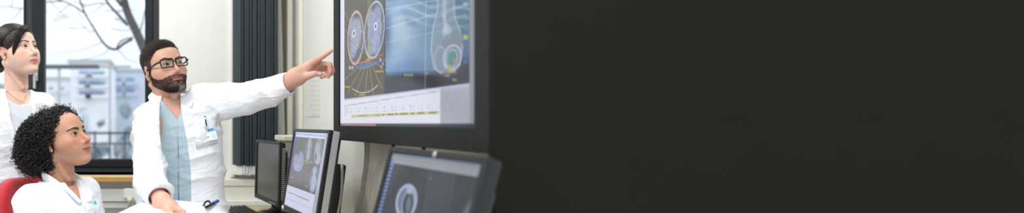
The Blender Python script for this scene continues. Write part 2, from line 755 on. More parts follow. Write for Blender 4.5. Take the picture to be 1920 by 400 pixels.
# ================================================================== materials
M_skin = mat('skin', (220, 170, 145), rough=.48, var=.04, scale=60, attr=True, sss=.12, bump=.10, bscale=500, spec=.4)
M_eye = mat('eye', (230, 225, 220), rough=.08, var=.01, attr=True, spec=.6)
M_hair_brown = mat('brown_hair', (50, 37, 30), rough=.42, var=.35, scale=80, spec=.4)
M_beard = mat('beard_hair', (50, 36, 30), rough=.5, var=.15, scale=80, attr=True, spec=.3)
M_hair_black = mat('black_curls', (24, 21, 21), rough=.36, var=.35, scale=70, spec=.5)
M_hair_dark = mat('dark_straight_hair', (40, 29, 24), rough=.33, var=.35, scale=60, spec=.5)
M_coat = mat('white_coat_cotton', (238, 241, 246), rough=.85, var=.015, scale=50, bump=.25, bscale=260, spec=.2, sheen=.1, wrinkle=.35)
M_scrub = mat('pale_blue_scrub', (178, 198, 209), rough=.85, var=.02, scale=50, bump=.25, bscale=240, spec=.2, wrinkle=.4)
M_top = mat('pale_grey_top', (222, 228, 234), rough=.85, var=.02, scale=50, bump=.2, bscale=240, spec=.2)
M_trousers = mat('white_trousers', (232, 236, 240), rough=.85, var=.02, scale=50, spec=.2)
M_button = mat('button_white', (225, 227, 230), rough=.3)
M_black = mat('black_plastic', (22, 23, 25), rough=.38, var=.05)
M_pearl = mat('pearl', (240, 230, 210), rough=.2)
M_gold = mat('gold', (200, 160, 90), rough=.25, metal=1.0)
M_lens = glassmat('lens', .05)


def finish_body(pieces, m, parent):
    V, F = merge(*[(p[0], p[1]) for p in pieces])
    C = np.concatenate([p[2] for p in pieces])
    return part('body', V, F, m, parent, True, C)


def button(parent, p, n, r=.0075):
    n = np.array(n, float) / np.linalg.norm(n)
    a = np.cross(n, (0, 0, 1.0)); a /= np.linalg.norm(a)
    b = np.cross(n, a)
    V, F = lathe([(r * .5, -.002), (r, -.002), (r, .001), (r * .85, .002), (r * .6, .0012), (r * .2, .001)], 18)
    V = np.array(V)
    V = V[:, :1] * a + V[:, 1:2] * b + V[:, 2:] * n + np.array(p)
    part('button', V, F, M_button, parent)


def frontmost(V, px, py, tol=4.0):
    """the point of V seen at a pixel, nearest the camera"""
    X = PX0 + FPX * V[:, 0] / V[:, 1]
    Y = PY0 - FPX * (V[:, 2] - EYE) / V[:, 1]
    d = np.hypot(X - px, Y - py)
    m = np.nonzero(d < max(tol, d.min() + .5))[0]
    return V[m[np.argmin(V[m, 1])]]


# ================================================================== the man
HM = (Rm(25, -12, -9) * .98, np.array([.0130, 2.25, 1.4260]))
man = thing('person', 'bearded man in white coat and black glasses pointing at the wall screen', 'person', (.08, 2.28, .70))


def xfm(V):
    V = np.array(V, float)
    z = V[:, 2]
    V[:, 2] = np.where(z > -.045, z, np.where(z > -.13, -.045 + (z + .045) * .88, z + .0102))
    return xf(V, HM)


def build_man():
    R_, pos = HM
    nb = np.array([.040, 2.285, 1.238])
    off = np.linalg.inv(R_) @ (nb - pos)
    f = su(.022, head_sdf(True, slim=.002), neck_sdf(True, off))
    V, Q = surf(f, (-.115, -.14, -.27), (.115, .135, .128), .0014)
    N, _ = grad(f, V, .001)
    C, blend = skin_colors(V, N, (208, 160, 139), (168, 104, 96), (46, 33, 26), True, brow_w=1.0, brow_shift=-.003)
    x, y, z = V.T
    ax = np.abs(x)
    # scalp and beard areas
    zl = np.interp(y, [-.11, -.085, -.070, -.055, -.036, -.020, -.006, .002, .030, .040, .060, .12], [.077, .073, .066, .056, .036, -.030, -.036, .024, .026, -.030, -.068, -.075])
    zl = zl + np.where(y < -.03, .006 * np.exp(-((ax - .045) / .014) ** 2), 0)
    notear = ax < .0768 + .010 * (z > .03)
    scalp = (z > zl + .002 * noise3(V, 260)) & notear
    zb = np.interp(y, [-.125, -.098, -.088, -.070, -.050, -.030, -.012, .004], [-.0495, -.0500, -.0535, -.058, -.052, -.036, -.012, .0])
    lips = (ax < .0225) & (np.abs(z + .0705) < .0068) & (y < -.075)
    soul = (np.abs(ax - .013) < .006) & (np.abs(z + .084) < .0035) & (noise3(V, 500) > -.1)
    beard = (z < zb + .002 * noise3(V, 300, 2)) & (z > -.150 + .3 * np.maximum(0, y + .02)) & (y < .004) & ~lips & notear & (z > np.interp(y, [-.1, -.07, -.04, -.01, .005], [-.137, -.127, -.110, -.084, -.058]))
    dark = np.array((46, 34, 29))
    blend(dark, np.where(scalp, .92, 0))
    blend(dark, np.where(beard & ~soul, .80, 0))
    body = [(xfm(V), Q, C)]
    rng = RNG
    # ---- hair
    idx = rng.choice(np.nonzero(scalp)[0], 9500)
    r, n = V[idx], N[idx]
    top = np.clip((r[:, 2] - .035) / .045, 0, 1)[:, None]
    front = np.clip((-r[:, 1] - .02) / .06, 0, 1)[:, None]
    comb = top * (np.array([-.25, .55, .55]) + front * np.array([-.35, -.25, .55])) + (1 - top) * np.array([0, .45, -.85])
    d = n * (.42 * top + .10) + comb * .8
    L = (.008 + .015 * top[:, 0] + .009 * top[:, 0] * front[:, 0]) * rng.uniform(.6, 1.15, len(idx))
    bend = top * np.array([-.06, .16, -.05]) - (1 - top) * n * .04
    P = grow(r - n * .001, d, L, 6, bend, .16)
    Vh, Fh = strands(P, .00095 * rng.uniform(.7, 1.3, len(idx)), 3)
    part('hair', xfm(Vh), Fh, M_hair_brown, man)
    # ---- beard
    idx = rng.choice(np.nonzero(beard & ~soul)[0], 6500)
    r, n = V[idx], N[idx]
    d = n * .36 + np.array([0, -.1, -.75]) + np.stack([np.sign(r[:, 0]) * .35 * (r[:, 2] > -.066), 0 * r[:, 0], 0 * r[:, 0]], 1)
    chin = np.clip((-r[:, 2] - .075) / .035, 0, 1) * np.clip((-r[:, 1] - .03) / .03, 0, 1)
    L = (.0040 + .0065 * chin) * rng.uniform(.6, 1.2, len(idx)) * np.where((r[:, 2] > -.066) & (np.abs(r[:, 0]) < .03), .75, 1)
    P = grow(r - n * .0008, d, L, 5, -n * .06, .22)
    Vh, Fh = strands(P, .0006, 3)
    grey = np.clip(1.6 * chin - .45, 0, 1) * (rng.random(len(idx)) < .75) * (np.abs(r[:, 0] - .014) < .020)
    tone = lin(np.array((46, 34, 29))) * rng.uniform(.6, 1.5, (len(idx), 1))
    tone = tone * (1 - grey[:, None]) + lin((176, 168, 162)) * grey[:, None]
    part('beard', xfm(Vh), Fh, M_beard, man, True, np.repeat(tone, 5 * 3, 0))
    # brows
    for s in (-1, 1):
        t = rng.random(130)
        bx = s * (.013 + .038 * t)
        bz = .0175 + .0075 * np.sin(t * 2.3) - .004 * t + rng.normal(0, .0016, 130)
        k = [np.argmin((x - a) ** 2 + (z - b) ** 2 + (y > -.04) * 1.0) for a, b in zip(bx, bz)]
        P = grow(V[k], N[k] * .3 + np.array([s * .8, 0, .25]), .008, 4, None, .2)
        v, ff = strands(P, .0006, 3)
        part('eyebrow', xfm(v), ff, M_hair_brown, man)
    eyeballs(man, HM, (.20, -1, .10), (70, 48, 34), M_eye)
    # ---- glasses
    def rim(s):
        cx, cz, w, h, rr = s * .0345, .002, .0275, .0175, .006
        pts = []
        for (qx, qz, a0) in ((1, 1, 0), (-1, 1, 90), (-1, -1, 180), (1, -1, 270)):
            for a in np.linspace(a0, a0 + 90, 6):
                px_ = cx + qx * (w - rr) + rr * math.cos(math.radians(a))
                pz_ = cz + qz * (h - rr) + rr * math.sin(math.radians(a))
                pts.append((px_, -.1035 + .20 * max(0, abs(px_) - .03) ** 1.0, pz_))
        pts.append(pts[0])
        return np.array(pts)
    mb = MB()
    for s in (-1, 1):
        p = rim(s)
        mb.tube(p, .0026, 8)
        q = p.copy(); q[:, 1] -= .0012
        mb.tube(q, .0024, 8)
        mb.tube([(s * .060, -.098, .010), (s * .070, -.094, .010), (s * .0765, -.080, .009), (s * .0785, -.030, .008), (s * .0795, .004, .010), (s * .080, .020, .004), (s * .078, .030, -.018)], [.0036, .004, .0038, .0034, .003, .0026, .002], 8)
    mb.tube(smooth_path([(-.0095, -.1040, .006), (-.004, -.1065, .0085), (.004, -.1065, .0085), (.0095, -.1040, .006)], 4), .0022, 8)
    g = part('glasses', xf(mb.V, HM), mb.F, M_black, man)
    for s in (-1, 1):
        p = rim(s)[:-1]
        c = p.mean(0)
        V2 = np.concatenate([[c], p, [c + (0, .001, 0)], p + (0, .001, 0)])
        n = len(p)
        F2 = [(0, 1 + (i + 1) % n, 1 + i) for i in range(n)] + [(n + 1, n + 2 + i, n + 2 + (i + 1) % n) for i in range(n)]
        part('lens', xf(V2, HM), F2, M_lens, g, False)
    return body, nb


# ------------------------------------------------------------------ garment helpers
def off(f, d):
    return lambda P: f(P) + d


def trim_z(f, z0=None, z1=None):
    def g(P):
        d = f(P)
        if z0 is not None:
            d = np.maximum(d, z0 - P[:, 2])
        if z1 is not None:
            d = np.maximum(d, P[:, 2] - z1)
        return d
    return g


def cut_end(f, a, b, keep):
    """keep only what lies within KEEP metres past a towards b (flat sleeve end)"""
    a, b = np.array(a, float), np.array(b, float)
    u = (b - a) / np.linalg.norm(b - a)
    return lambda P: np.maximum(f(P), (P - a) @ u - keep)


def local(P, c, yaw):
    """world -> torso frame (own left = +x, front = -y)"""
    dx, dy = P[:, 0] - c[0], P[:, 1] - c[1]
    return dx * math.cos(yaw) + dy * math.sin(yaw), -dx * math.sin(yaw) + dy * math.cos(yaw)


def wedge(c, yaw, zs, xl, xr):
    """opening in the front of a coat: between the x rows XL and XR (torso frame) at heights ZS"""
    def f(P):
        x, y = local(P, c, yaw)
        l = np.interp(P[:, 2], zs, xl)
        r = np.interp(P[:, 2], zs, xr)
        return np.maximum(np.maximum(l - x, x - r), y + .01)
    return f


def loc2w(c, yaw, x, y, z):
    return np.array([c[0] + x * math.cos(yaw) - y * math.sin(yaw), c[1] + x * math.sin(yaw) + y * math.cos(yaw), z])


def hand_sdf(wrist, fwd, back, thumb_side, curl=(.5, .55, .6, .7), scale=1.0, thumb_curl=.3):
    """relaxed hand: FWD along the palm, BACK out of the back of the hand, THUMB_SIDE +1 / -1 along FWD x BACK"""
    u = np.array(fwd, float); u /= np.linalg.norm(u)
    n = np.array(back, float); n -= u * n.dot(u); n /= np.linalg.norm(n)
    t = np.cross(u, n) * thumb_side
    w = np.array(wrist, float)
    p = lambda a, b, c: w + scale * (a * u + b * t + c * n)
    palm = su(.018 * scale, cone(p(-.05, 0, 0), p(.015, 0, 0), .027 * scale, .024 * scale),
              cone(p(.02, .012, 0), p(.085, .026, .002), .0165 * scale, .0125 * scale), cone(p(.02, .0, 0), p(.088, .005, .004), .0165 * scale, .013 * scale),
              cone(p(.02, -.010, 0), p(.083, -.014, .002), .0165 * scale, .0125 * scale), cone(p(.02, -.016, -.002), p(.074, -.031, -.001), .015 * scale, .0115 * scale))
    fs = []
    for y, x0, L, r, c in zip((.026, .005, -.015, -.033), (.085, .089, .084, .075), (.072, .079, .073, .057), (.0090, .0092, .0087, .0078), curl):
        a, q = .15 * c, [p(x0, y, .001)]
        x, z = x0, .001
        for k, (fr, da) in enumerate(((.45, .55), (.30, .9), (.25, .7))):
            a += c * da
            x += L * fr * math.cos(a)
            z -= L * fr * math.sin(a)
            q.append(p(x, y * 1.08, z))
        fs.append(chain(q, [r * scale * k for k in (1.05, 1.0, .92, .78)]))
    th = chain([p(.012, .020, -.006), p(.045, .044, -.014), p(.078, .052, -.020 - .03 * thumb_curl), p(.100, .048, -.026 - .05 * thumb_curl)], [.015 * scale, .0125 * scale, .0108 * scale, .0085 * scale])
    f = palm
    for g in fs:
        f = su(.007 * scale, f, g)
    return su(.012 * scale, f, th)


def hand_colors(V, N, base, tips=()):
    C = np.tile(lin(base), (len(V), 1))
    n = noise3(V, 90, 1.0)[:, None]
    C = C * (1 + .05 * n)
    for p, r, c, w in tips:
        k = (w * np.exp(-(((V - np.array(p)) / r) ** 2).sum(1)))[:, None]
        C = C * (1 - k) + lin(c) * k
    return C


def collar(parent, name, c, yaw, rx, ry, zc, zb, zf, hgt, a0, a1, th, m, flare=.012, lean=(0, 0)):
    """standing collar round the back of a neck, angles measured from the back (0) to the front (pi), + = own left"""
    A, B = [], []
    for a in np.linspace(a0, a1, 15):
        k = (1 - math.cos(a)) / 2
        z = zc + zb * (1 - k) + zf * k
        x, y = rx * math.sin(a), ry * math.cos(a)
        A.append(loc2w(c, yaw, x * 1.02, y * 1.02, z))
        h = hgt * (1 - .35 * k)
        B.append(loc2w(c, yaw, x * (1 + flare / rx) + lean[0], y * (1 + flare / ry) + lean[1], z + h))
    V, F = ribbon(A, B, th)
    return part(name, V, F, m, parent)


def shoe(parent, p, yaw, m):
    f = su(.03, cone(loc2w(p, yaw, 0, .03, p[2] + .045), loc2w(p, yaw, 0, -.13, p[2] + .035), .042, .034), cone(loc2w(p, yaw, 0, .03, p[2] + .05), loc2w(p, yaw, 0, .03, p[2] + .10), .04, .042))
    f = trim_z(f, p[2] + .002)
    V, Q = surf(f, np.array(p) - .25, np.array(p) + .25, .008)
    part('shoe', V, Q, m, parent)


# ------------------------------------------------------------------ the man: body and clothes
def man_rest(body, nb):
    yaw = math.radians(8)
    secs = [(.70, .090, 2.28, .192, .155), (.85, .086, 2.28, .188, .145), (1.00, .078, 2.28, .184, .138), (1.12, .070, 2.28, .192, .140), (1.20, .060, 2.28, .182, .132), (1.25, .052, 2.28, .150, .112), (1.285, .046, 2.283, .105, .088), (1.32, .043, 2.285, .066, .070)]
    tor = torso(secs, yaw)
    Sr, Er, Cr = W(284, 224, 2.17), W(281, 336, 2.03), W(299, 371, 1.86)
    Sl, El, Cl = W(384, 190, 2.27), W(462, 187, 2.19), W(541, 157, 2.05)
    trap = su(.03, cone((.045, 2.285, 1.285), Sr + (0, .02, .022), .050, .044), cone((.045, 2.285, 1.29), Sl + (0, .02, .015), .050, .050))
    shirt_base = su(.04, off(tor, .010), off(trap, .008))
    # --- skin
    Wr = W(305, 381, 1.815)
    core = su(.03, off(tor, .022), off(trap, .018))
    core = trim_z(su(.03, core, cone(nb, xfm(np.array([(0, .028, -.06)]))[0], .058, .056)), None, 1.31)
    arm_r = chain([Sr, Er, W(300, 373, 1.85), Wr], [.045, .040, .029, .026])
    # right hand on the clipboard
    kn = [W(329, 391, 1.745), W(335, 398, 1.76), W(337, 405, 1.775), W(334, 411, 1.79)]
    fw = W(331, 397, 1.75) - Wr
    hr = su(.022, cone(Wr, kn[0] - fw * .15, .025, .0145), cone(Wr, kn[1] - fw * .15, .025, .0150), cone(Wr, kn[2] - fw * .15, .024, .0150), cone(Wr, kn[3] - fw * .15, .023, .0140))
    ft = [[(343, 399, 1.715), (347, 409, 1.70), (345, 416, 1.70)], [(347, 405, 1.73), (351, 415, 1.715), (349, 421, 1.715)], [(349, 412, 1.75), (352, 421, 1.735), (350, 427, 1.735)], [(344, 418, 1.775), (347, 426, 1.765), (345, 431, 1.765)]]
    for k0, q, r in zip(kn, ft, (.0098, .0100, .0096, .0086)):
        hr = su(.008, hr, chain([k0 - fw * .12] + [W(*a) for a in q], [r * 1.12, r * 1.05, r * .95, r * .8]))
    th = chain([Wr + fw * .25, W(314, 400, 1.74), W(326, 407, 1.70), W(334, 411, 1.69)], [.016, .0135, .0115, .009])
    hr = su(.014, hr, th)
    fr = su(.02, hr, arm_r)
    Vr, Qr = surf(fr, np.minimum(Wr, W(345, 425, 1.7)) - (.09, .11, .09), np.maximum(Wr, W(345, 400, 1.8)) + (.06, .12, .08), .0022)
    base = (212, 164, 144)
    body.append((Vr, Qr, hand_colors(Vr, None, base, [(k, .014, (206, 128, 108), .55) for k in kn] + [(W(*q[0]), .012, (214, 128, 104), .6) for q in ft])))
    # left hand pointing at the screen
    Yh = 2.02
    wl = W(556, 144, Yh + .01)
    mcp = [W(596, 113, Yh + .005), W(603, 119, Yh + .030), W(604, 126, Yh + .048), W(602, 132, Yh + .064)]
    palm = su(.020, cone(wl, mcp[0] - (.012, 0, .004), .0265, .0145), cone(wl, mcp[1] - (.012, 0, .0), .0265, .0145), cone(wl, mcp[2] - (.012, 0, .0), .025, .0145), cone(wl, mcp[3] - (.012, 0, 0), .024, .0135))
    fing = [
        chain([mcp[0] - (.01, 0, .004), W(609, 103.5, Yh - .012), W(616, 98.8, Yh - .020), W(621.2, 95.6, Yh - .026)], [.0108, .0094, .0085, .0068]),
        chain([mcp[1] - (.01, 0, .0), W(618, 121, Yh + .000), W(619, 135, Yh - .005), W(615.5, 144, Yh + .004)], [.0108, .0098, .0090, .0074]),
        chain([mcp[2] - (.01, 0, .0), W(615, 128, Yh + .028), W(612, 140, Yh + .018), W(603, 145, Yh + .022)], [.0104, .0096, .0088, .0072]),
        chain([mcp[3] - (.01, 0, .0), W(623, 127, Yh + .050), W(624.5, 134, Yh + .042), W(621, 140, Yh + .046)], [.0094, .0086, .0078, .0064]),
    ]
    hl = palm
    for g in fing:
        hl = su(.006, hl, g)
    thl = chain([W(563, 146, Yh - .002), W(577, 142.5, Yh - .028), W(590, 138.5, Yh - .044), W(600.5, 139.0, Yh - .048)], [.020, .0150, .0112, .0088])
    hl = su(.014, hl, thl)
    al = chain([Sl, El, W(535, 158, 2.06), wl], [.048, .042, .034, .0265])
    fl = su(.02, hl, al)
    Vl, Ql = surf(fl, np.array([wl[0] - .11, Yh - .12, wl[2] - .10]), np.array([.70, Yh + .15, wl[2] + .15]), .0022)
    nail = W(600, 138.2, Yh - .058)
    red = (206, 112, 90)
    body.append((Vl, Ql, hand_colors(Vl, None, base, [(nail, .0052, (246, 214, 200), .8), (W(619, 126, Yh), .012, red, .7), (W(614, 133, Yh + .02), .014, red, .7), (mcp[0], .016, (210, 130, 108), .4), (W(590, 126, Yh - .01), .014, (190, 96, 80), .75), (W(622, 130, Yh + .04), .012, red, .7)])))  # darkest red spot is the palm's inner shading, painted into the skin
    Vt, Qt = surf(su(.03, core, off(chain([Sl, El], [.048, .042]), .004), off(chain([Sr, Er], [.046, .04]), .004)), (-.2, 1.9, .70), (.45, 2.5, 1.33), .009)
    body.append((Vt, Qt, np.tile(lin(base), (len(Vt), 1))))
    finish_body(body, M_skin, man)
    # --- scrub shirt with a V neck
    vneck = wedge((.046, 2.283), yaw, [1.215, 1.228, 1.30, 1.34], [.004, -.004, -.056, -.064], [.006, .012, .050, .060])
    f = ss(.004, plus(trim_z(shirt_base, .72, 1.296), folds(.012, 42, (.74, 0, .67), (-.67, 0, .74), 1.3), -1), vneck)
    V, Q = surf(f, (-.2, 2.05, .71), (.35, 2.5, 1.34), .0045)
    shirt = part('scrub_shirt', V, Q, M_scrub, man)
    vp = [loc2w((.046, 2.283), yaw, x, y, z) for x, y, z in ((-.062, -.050, 1.293), (-.050, -.083, 1.270), (-.034, -.1145, 1.235), (-.014, -.1305, 1.198), (.004, -.128, 1.208), (.026, -.112, 1.245), (.046, -.083, 1.275), (.056, -.050, 1.293))]
    # --- coat
    sl_r = chain([Sr, Er, Cr], [.070, .062, .047])
    sl_l = chain([Sl, (Sl + El) / 2, El, Cl], [.078, .071, .065, .0445])
    sl_l = cut_end(sl_l, El, Cl, np.linalg.norm(Cl - El) + .004)
    sl_r = cut_end(sl_r, Er, Cr, np.linalg.norm(Cr - Er) + .004)
    fo = folds(.016, 34, (.25, .1, .96), (.95, .1, -.28), .4)
    fs_l = folds(.015, 30, (.80, -.30, .52), (.3, .9, .2), 2.0)
    fs_r = folds(.016, 38, (-.35, .15, .92), (.9, .2, .3), 3.1)
    bodyf = trim_z(plus(su(.03, tor, trap), fo, -1), .60, 1.315)
    coat = su(.045, bodyf, plus(sl_l, fs_l, -1))
    coat = su(.022, coat, plus(sl_r, fs_r, -1))
    zs = [.70, .83, .90, 1.0, 1.10, 1.16, 1.22, 1.27, 1.34]
    yd = 2.14
    px_l = [324, 322, 320, 309, 303, 300, 299, 300, 306]
    px_r = [352, 355, 358, 358, 353, 348, 343, 340, 338]
    xl = np.array([(p - PX0) * yd / FPX for p in px_l])
    xr = np.array([(p - PX0) * yd / FPX for p in px_r])

    def opening(P):
        l = np.interp(P[:, 2], zs, xl)
        r = np.interp(P[:, 2], zs, xr)
        return np.maximum(np.maximum(l - P[:, 0], P[:, 0] - r), P[:, 1] - 2.255)
    keep_sleeve = plus(cut_end(chain([Sr * .25 + Er * .75, Er, Cr], [.063, .062, .047]), Er, Cr, np.linalg.norm(Cr - Er) + .004), fs_r, -1)
    coat = ss(.005, coat, opening)
    coat = su(.006, coat, keep_sleeve)
    # hollow cuffs
    coat = ss(.003, coat, cone(Cl + (Cl - El) * .05, Cl - (Cl - El) * .25, .038, .034))
    coat = ss(.003, coat, cone(Cr + (Cr - Er) * .05, Cr - (Cr - Er) * .25, .040, .034))
    coat = ss(.006, coat, cone((.045, 2.283, 1.27), (.040, 2.275, 1.40), .058, .075))
    V, Q = surf(coat, (-.17, 1.78, .60), (.57, 2.50, 1.42), .0045)
    c = part('lab_coat', V, Q, M_coat, man)
    COATV = V
    # collar and lapels lie on the front edges
    def on_front(px, py, lift=.008):
        p = frontmost(V, px, py)
        p = p.copy()
        p[1] -= lift
        return p
    cc = (.044, 2.283)
    A = [loc2w(cc, yaw, x, y, z) for x, y, z in ((-.058, -.052, 1.292), (-.070, -.010, 1.318), (-.056, .045, 1.335), (0, .072, 1.342), (.054, .045, 1.336), (.072, -.010, 1.322), (.062, -.054, 1.296), (.040, -.092, 1.262))]
    B = [loc2w(cc, yaw, x, y, z) for x, y, z in ((-.086, -.068, 1.285), (-.100, -.010, 1.302), (-.080, .062, 1.322), (0, .098, 1.330), (.080, .062, 1.330), (.098, -.012, 1.326), (.086, -.074, 1.305), (.066, -.110, 1.262))]
    A2 = [a + np.array([0, 0, .018]) for a in A]
    Vv, Ff = ribbon(A, A2, .006)
    part('collar_stand', Vv, Ff, M_coat, c)
    Vv, Ff = ribbon([a + np.array([0, 0, .016]) for a in A], [b + np.array([0, 0, .004]) for b in B], .006)
    part('collar', Vv, Ff, M_coat, c)
    for px, py in ((299, 268),):
        p = on_front(px - 4, py, .002)
        button(c, p, (-.1, -1, .1))
    # breast pocket
    q = [on_front(x, y, .003) for x, y in ((366, 224), (408, 214), (412, 262), (371, 272))]
    rows = []
    for t in np.linspace(0, 1, 7):
        rows.append([on_front(*(np.array((366, 224)) * (1 - s) * (1 - t) + np.array((408, 214)) * s * (1 - t) + np.array((412, 268)) * s * t + np.array((371, 277)) * (1 - s) * t), .0045) for s in np.linspace(0, 1, 7)])
    G = np.array(rows)
    n = 7
    V0 = np.concatenate([G.reshape(-1, 3), G.reshape(-1, 3) + (0, .006, 0)])
    F0 = []
    for i in range(n - 1):
        for j in range(n - 1):
            a = i * n + j
            F0.append((a, a + n, a + n + 1, a + 1))
            F0.append((a + 49, a + 50, a + n + 50, a + n + 49))
    rim = [j for j in range(n)] + [i * n + n - 1 for i in range(1, n)] + [(n - 1) * n + j for j in range(n - 2, -1, -1)] + [i * n for i in range(n - 2, 0, -1)]
    for i in range(len(rim)):
        a, b = rim[i], rim[(i + 1) % len(rim)]
        F0.append((a, b, b + 49, a + 49))
    part('breast_pocket', V0, F0, M_coat, c)
    # trousers and shoes
    hipl, hipr = np.array([.19, 2.25, .79]), np.array([.0, 2.23, .79])
    kl, kr = np.array([.22, 1.86, .79]), np.array([-.10, 1.86, .77])
    fl_ = su(.05, chain([hipl, kl, (.20, 1.84, .40)], [.092, .070, .052]), chain([hipr, kr, (-.13, 1.86, .36)], [.092, .070, .052]), ell((.095, 2.28, .80), (.185, .14, .10)))
    V, Q = surf(fl_, (-.30, 1.70, .30), (.36, 2.46, .93), .009)
    part('trousers', V, Q, M_trousers, man)
    shoe(man, (.20, 1.83, .27), 0, M_black)
    shoe(man, (-.13, 1.85, .23), 0, M_black)
    return COATV


# ================================================================== the seated woman
HS = (Rm(61, -17, -7) * np.array([1, 1, .97]), np.array([-.3880, 2.10, 1.1380]))
seated = thing('person', 'woman with short curly black hair and white coat sitting on the red chair', 'person', (-.41, 2.12, .0))


def build_seated():
    yaw = math.radians(58)
    R_, pos = HS
    cc = (-.402, 2.125)
    nb = np.array([-.408, 2.125, .965])
    f = su(.022, head_sdf(False, .80, 1.5, 1.22, .0028, .006), neck_sdf(False, np.linalg.inv(R_) @ (nb - pos)))
    V, Q = surf(f, (-.11, -.14, -.23), (.11, .15, .128), .0014)
    N, _ = grad(f, V, .001)
    C, blend = skin_colors(V, N, (196, 146, 120), (166, 84, 78), (26, 20, 18), False, eye_up=1.22, brow_w=1.3, brow_shift=-.002, smile=.0028)
    x, y, z = V.T
    yf = np.interp(z, [-.2, -.11, -.03, .0, .03, .055, .075, .09, .12], [.06, .035, .012, -.015, -.036, -.048, -.054, -.060, -.065])
    blend((30, 24, 22), np.where((y > yf + .012) & (z > -.09) & (np.abs(x) < .079), .9, 0))
    body = [(xf(V, HS), Q, C)]
    secs = [(.46, -.395, 2.14, .185, .165), (.60, -.395, 2.135, .170, .135), (.72, -.392, 2.13, .165, .130), (.80, -.390, 2.125, .175, .145), (.87, -.395, 2.125, .172, .128), (.92, -.402, 2.125, .140, .104), (.955, -.406, 2.125, .092, .080), (.985, -.408, 2.125, .060, .062)]
    tor = torso(secs, yaw)
    Sr = loc2w(cc, yaw, -.150, .0, .905)
    Sl = loc2w(cc, yaw, .150, .0, .905)
    Er, El = loc2w(cc, yaw, -.185, -.03, .64), loc2w(cc, yaw, .185, -.03, .64)
    Wr, Wl = loc2w(cc, yaw, -.10, -.25, .60), loc2w(cc, yaw, .10, -.25, .60)
    trap = su(.03, cone((-.408, 2.125, .945), Sr + (0, 0, .018), .045, .042), cone((-.408, 2.125, .945), Sl + (0, 0, .018), .045, .042))
    core = su(.03, off(tor, .014), off(trap, .012), *[off(chain([s, e, w], [.045, .038, .026]), 0) for s, e, w in ((Sr, Er, Wr), (Sl, El, Wl))])
    V2, Q2 = surf(trim_z(core, None, .955), (-.75, 1.75, .45), (-.05, 2.4, 1.0), .006)
    body.append((V2, Q2, np.tile(lin((196, 146, 120)), (len(V2), 1))))
    for s, w in ((1, Wr), (-1, Wl)):
        fwd = loc2w((0, 0), yaw, .25 * s, -1, 0)
        h = hand_sdf(w, fwd + (0, 0, -.1), (0, 0, 1), 1 if s > 0 else -1, scale=.92)
        V3, Q3 = surf(h, w - .22, w + .22, .0035)
        body.append((V3, Q3, np.tile(lin((196, 146, 120)), (len(V3), 1))))
    finish_body(body, M_skin, seated)
    eyeballs(seated, HS, (.10, -1, .16), (40, 26, 20), M_eye)
    # coat
    fo = folds(.014, 36, (.5, .2, .84), (.8, -.4, .4), 1.7)
    coat = su(.035, plus(su(.03, tor, trap), fo, -1), plus(su(.001, chain([Sr, Er, Wr], [.064, .056, .042]), chain([Sl, El, Wl], [.064, .056, .042])), folds(.014, 34, (.3, .1, .95), (.9, .2, .2), .6), -1))
    op = wedge(cc, yaw, [.60, .88, .900, .925, .955, 1.0], [-.0014, -.0014, -.006, -.018, -.034, -.045], [.0014, .0014, .006, .018, .034, .045])
    coat = ss(.005, coat, op)
    coat = ss(.006, trim_z(coat, .44, .972), cone((-.408, 2.125, .94), xf([(0, .03, -.10)], HS)[0], .055, .066))
    V, Q = surf(coat, (-.75, 1.74, .43), (-.05, 2.42, 1.02), .0045)
    coatV = V
    c = part('lab_coat', V, Q, M_coat, seated)
    A = [loc2w(cc, yaw, a, b, d) for a, b, d in ((-.006, -.118, .892), (-.030, -.100, .915), (-.052, -.062, .945), (-.062, -.010, .962), (-.048, .044, .976), (0, .066, .984), (.048, .044, .976), (.062, -.010, .962), (.052, -.062, .945), (.030, -.100, .915), (.006, -.118, .892))]
    B = [loc2w(cc, yaw, a, b, d) for a, b, d in ((-.036, -.132, .896), (-.060, -.112, .928), (-.070, -.066, .972), (-.072, -.010, 1.000), (-.056, .052, 1.016), (0, .076, 1.022), (.056, .052, 1.016), (.072, -.010, 1.000), (.070, -.066, .972), (.060, -.112, .928), (.036, -.132, .896))]
    Vv, Ff = ribbon(A, B, .006)
    part('collar', Vv, Ff, M_coat, c)
    # front placket
    P1, P2 = [], []
    for zz in np.linspace(.885, .62, 8):
        k = np.interp(zz, [.46, .60, .72, .80, .87, .92], [.165, .135, .130, .145, .128, .104]) + .004
        P1.append(loc2w(cc, yaw, -.004, -k - .004, zz)); P2.append(loc2w(cc, yaw, -.036, -k - .001, zz))
    Vv, Ff = ribbon(P1, P2, .007)
    part('placket', Vv, Ff, M_coat, c)
    # trousers
    d = loc2w((0, 0), yaw, 0, -1, 0)
    fl_ = ell(loc2w(cc, yaw, 0, .02, .54), (.17, .15, .09))
    for s in (-1, 1):
        hp = loc2w(cc, yaw, s * .09, 0, .53); kn = loc2w(cc, yaw, s * .11, -.42, .52); an = loc2w(cc, yaw, s * .11, -.42, .12)
        fl_ = su(.04, fl_, chain([hp, kn, an], [.085, .062, .045]))
        shoe(seated, tuple(loc2w(cc, yaw, s * .11, -.43, 0)), yaw, M_black)
    V, Q = surf(fl_, (-.75, 1.5, .08), (.15, 2.5, .68), .009)
    part('trousers', V, Q, M_trousers, seated)
    # --- curly bob
    vol = su(.04, ell((0, .078, .016), (.108, .128, .112)), ell((0, .108, -.022), (.110, .100, .078)), ell((0, .0, .055), (.088, .086, .076)))

    def front(P):
        yy = np.interp(P[:, 2], [-.2, -.11, -.03, .0, .03, .055, .075, .09, .12], [.040, .030, .014, -.014, -.036, -.046, -.052, -.060, -.07])
        return (yy - P[:, 1]) * .8
    base = lambda P: np.maximum(vol(P), front(P))
    lump = lambda P: .007 * noise3(P, 75, 1) + .004 * noise3(P, 170, 4)
    bs = plus(off(base, .008), lump)
    Vb, Qb = surf(bs, (-.14, -.12, -.15), (.15, .27, .17), .004)
    n, _ = grad(base, Vb, .003)
    idx = RNG.choice(len(Vb), 3000)
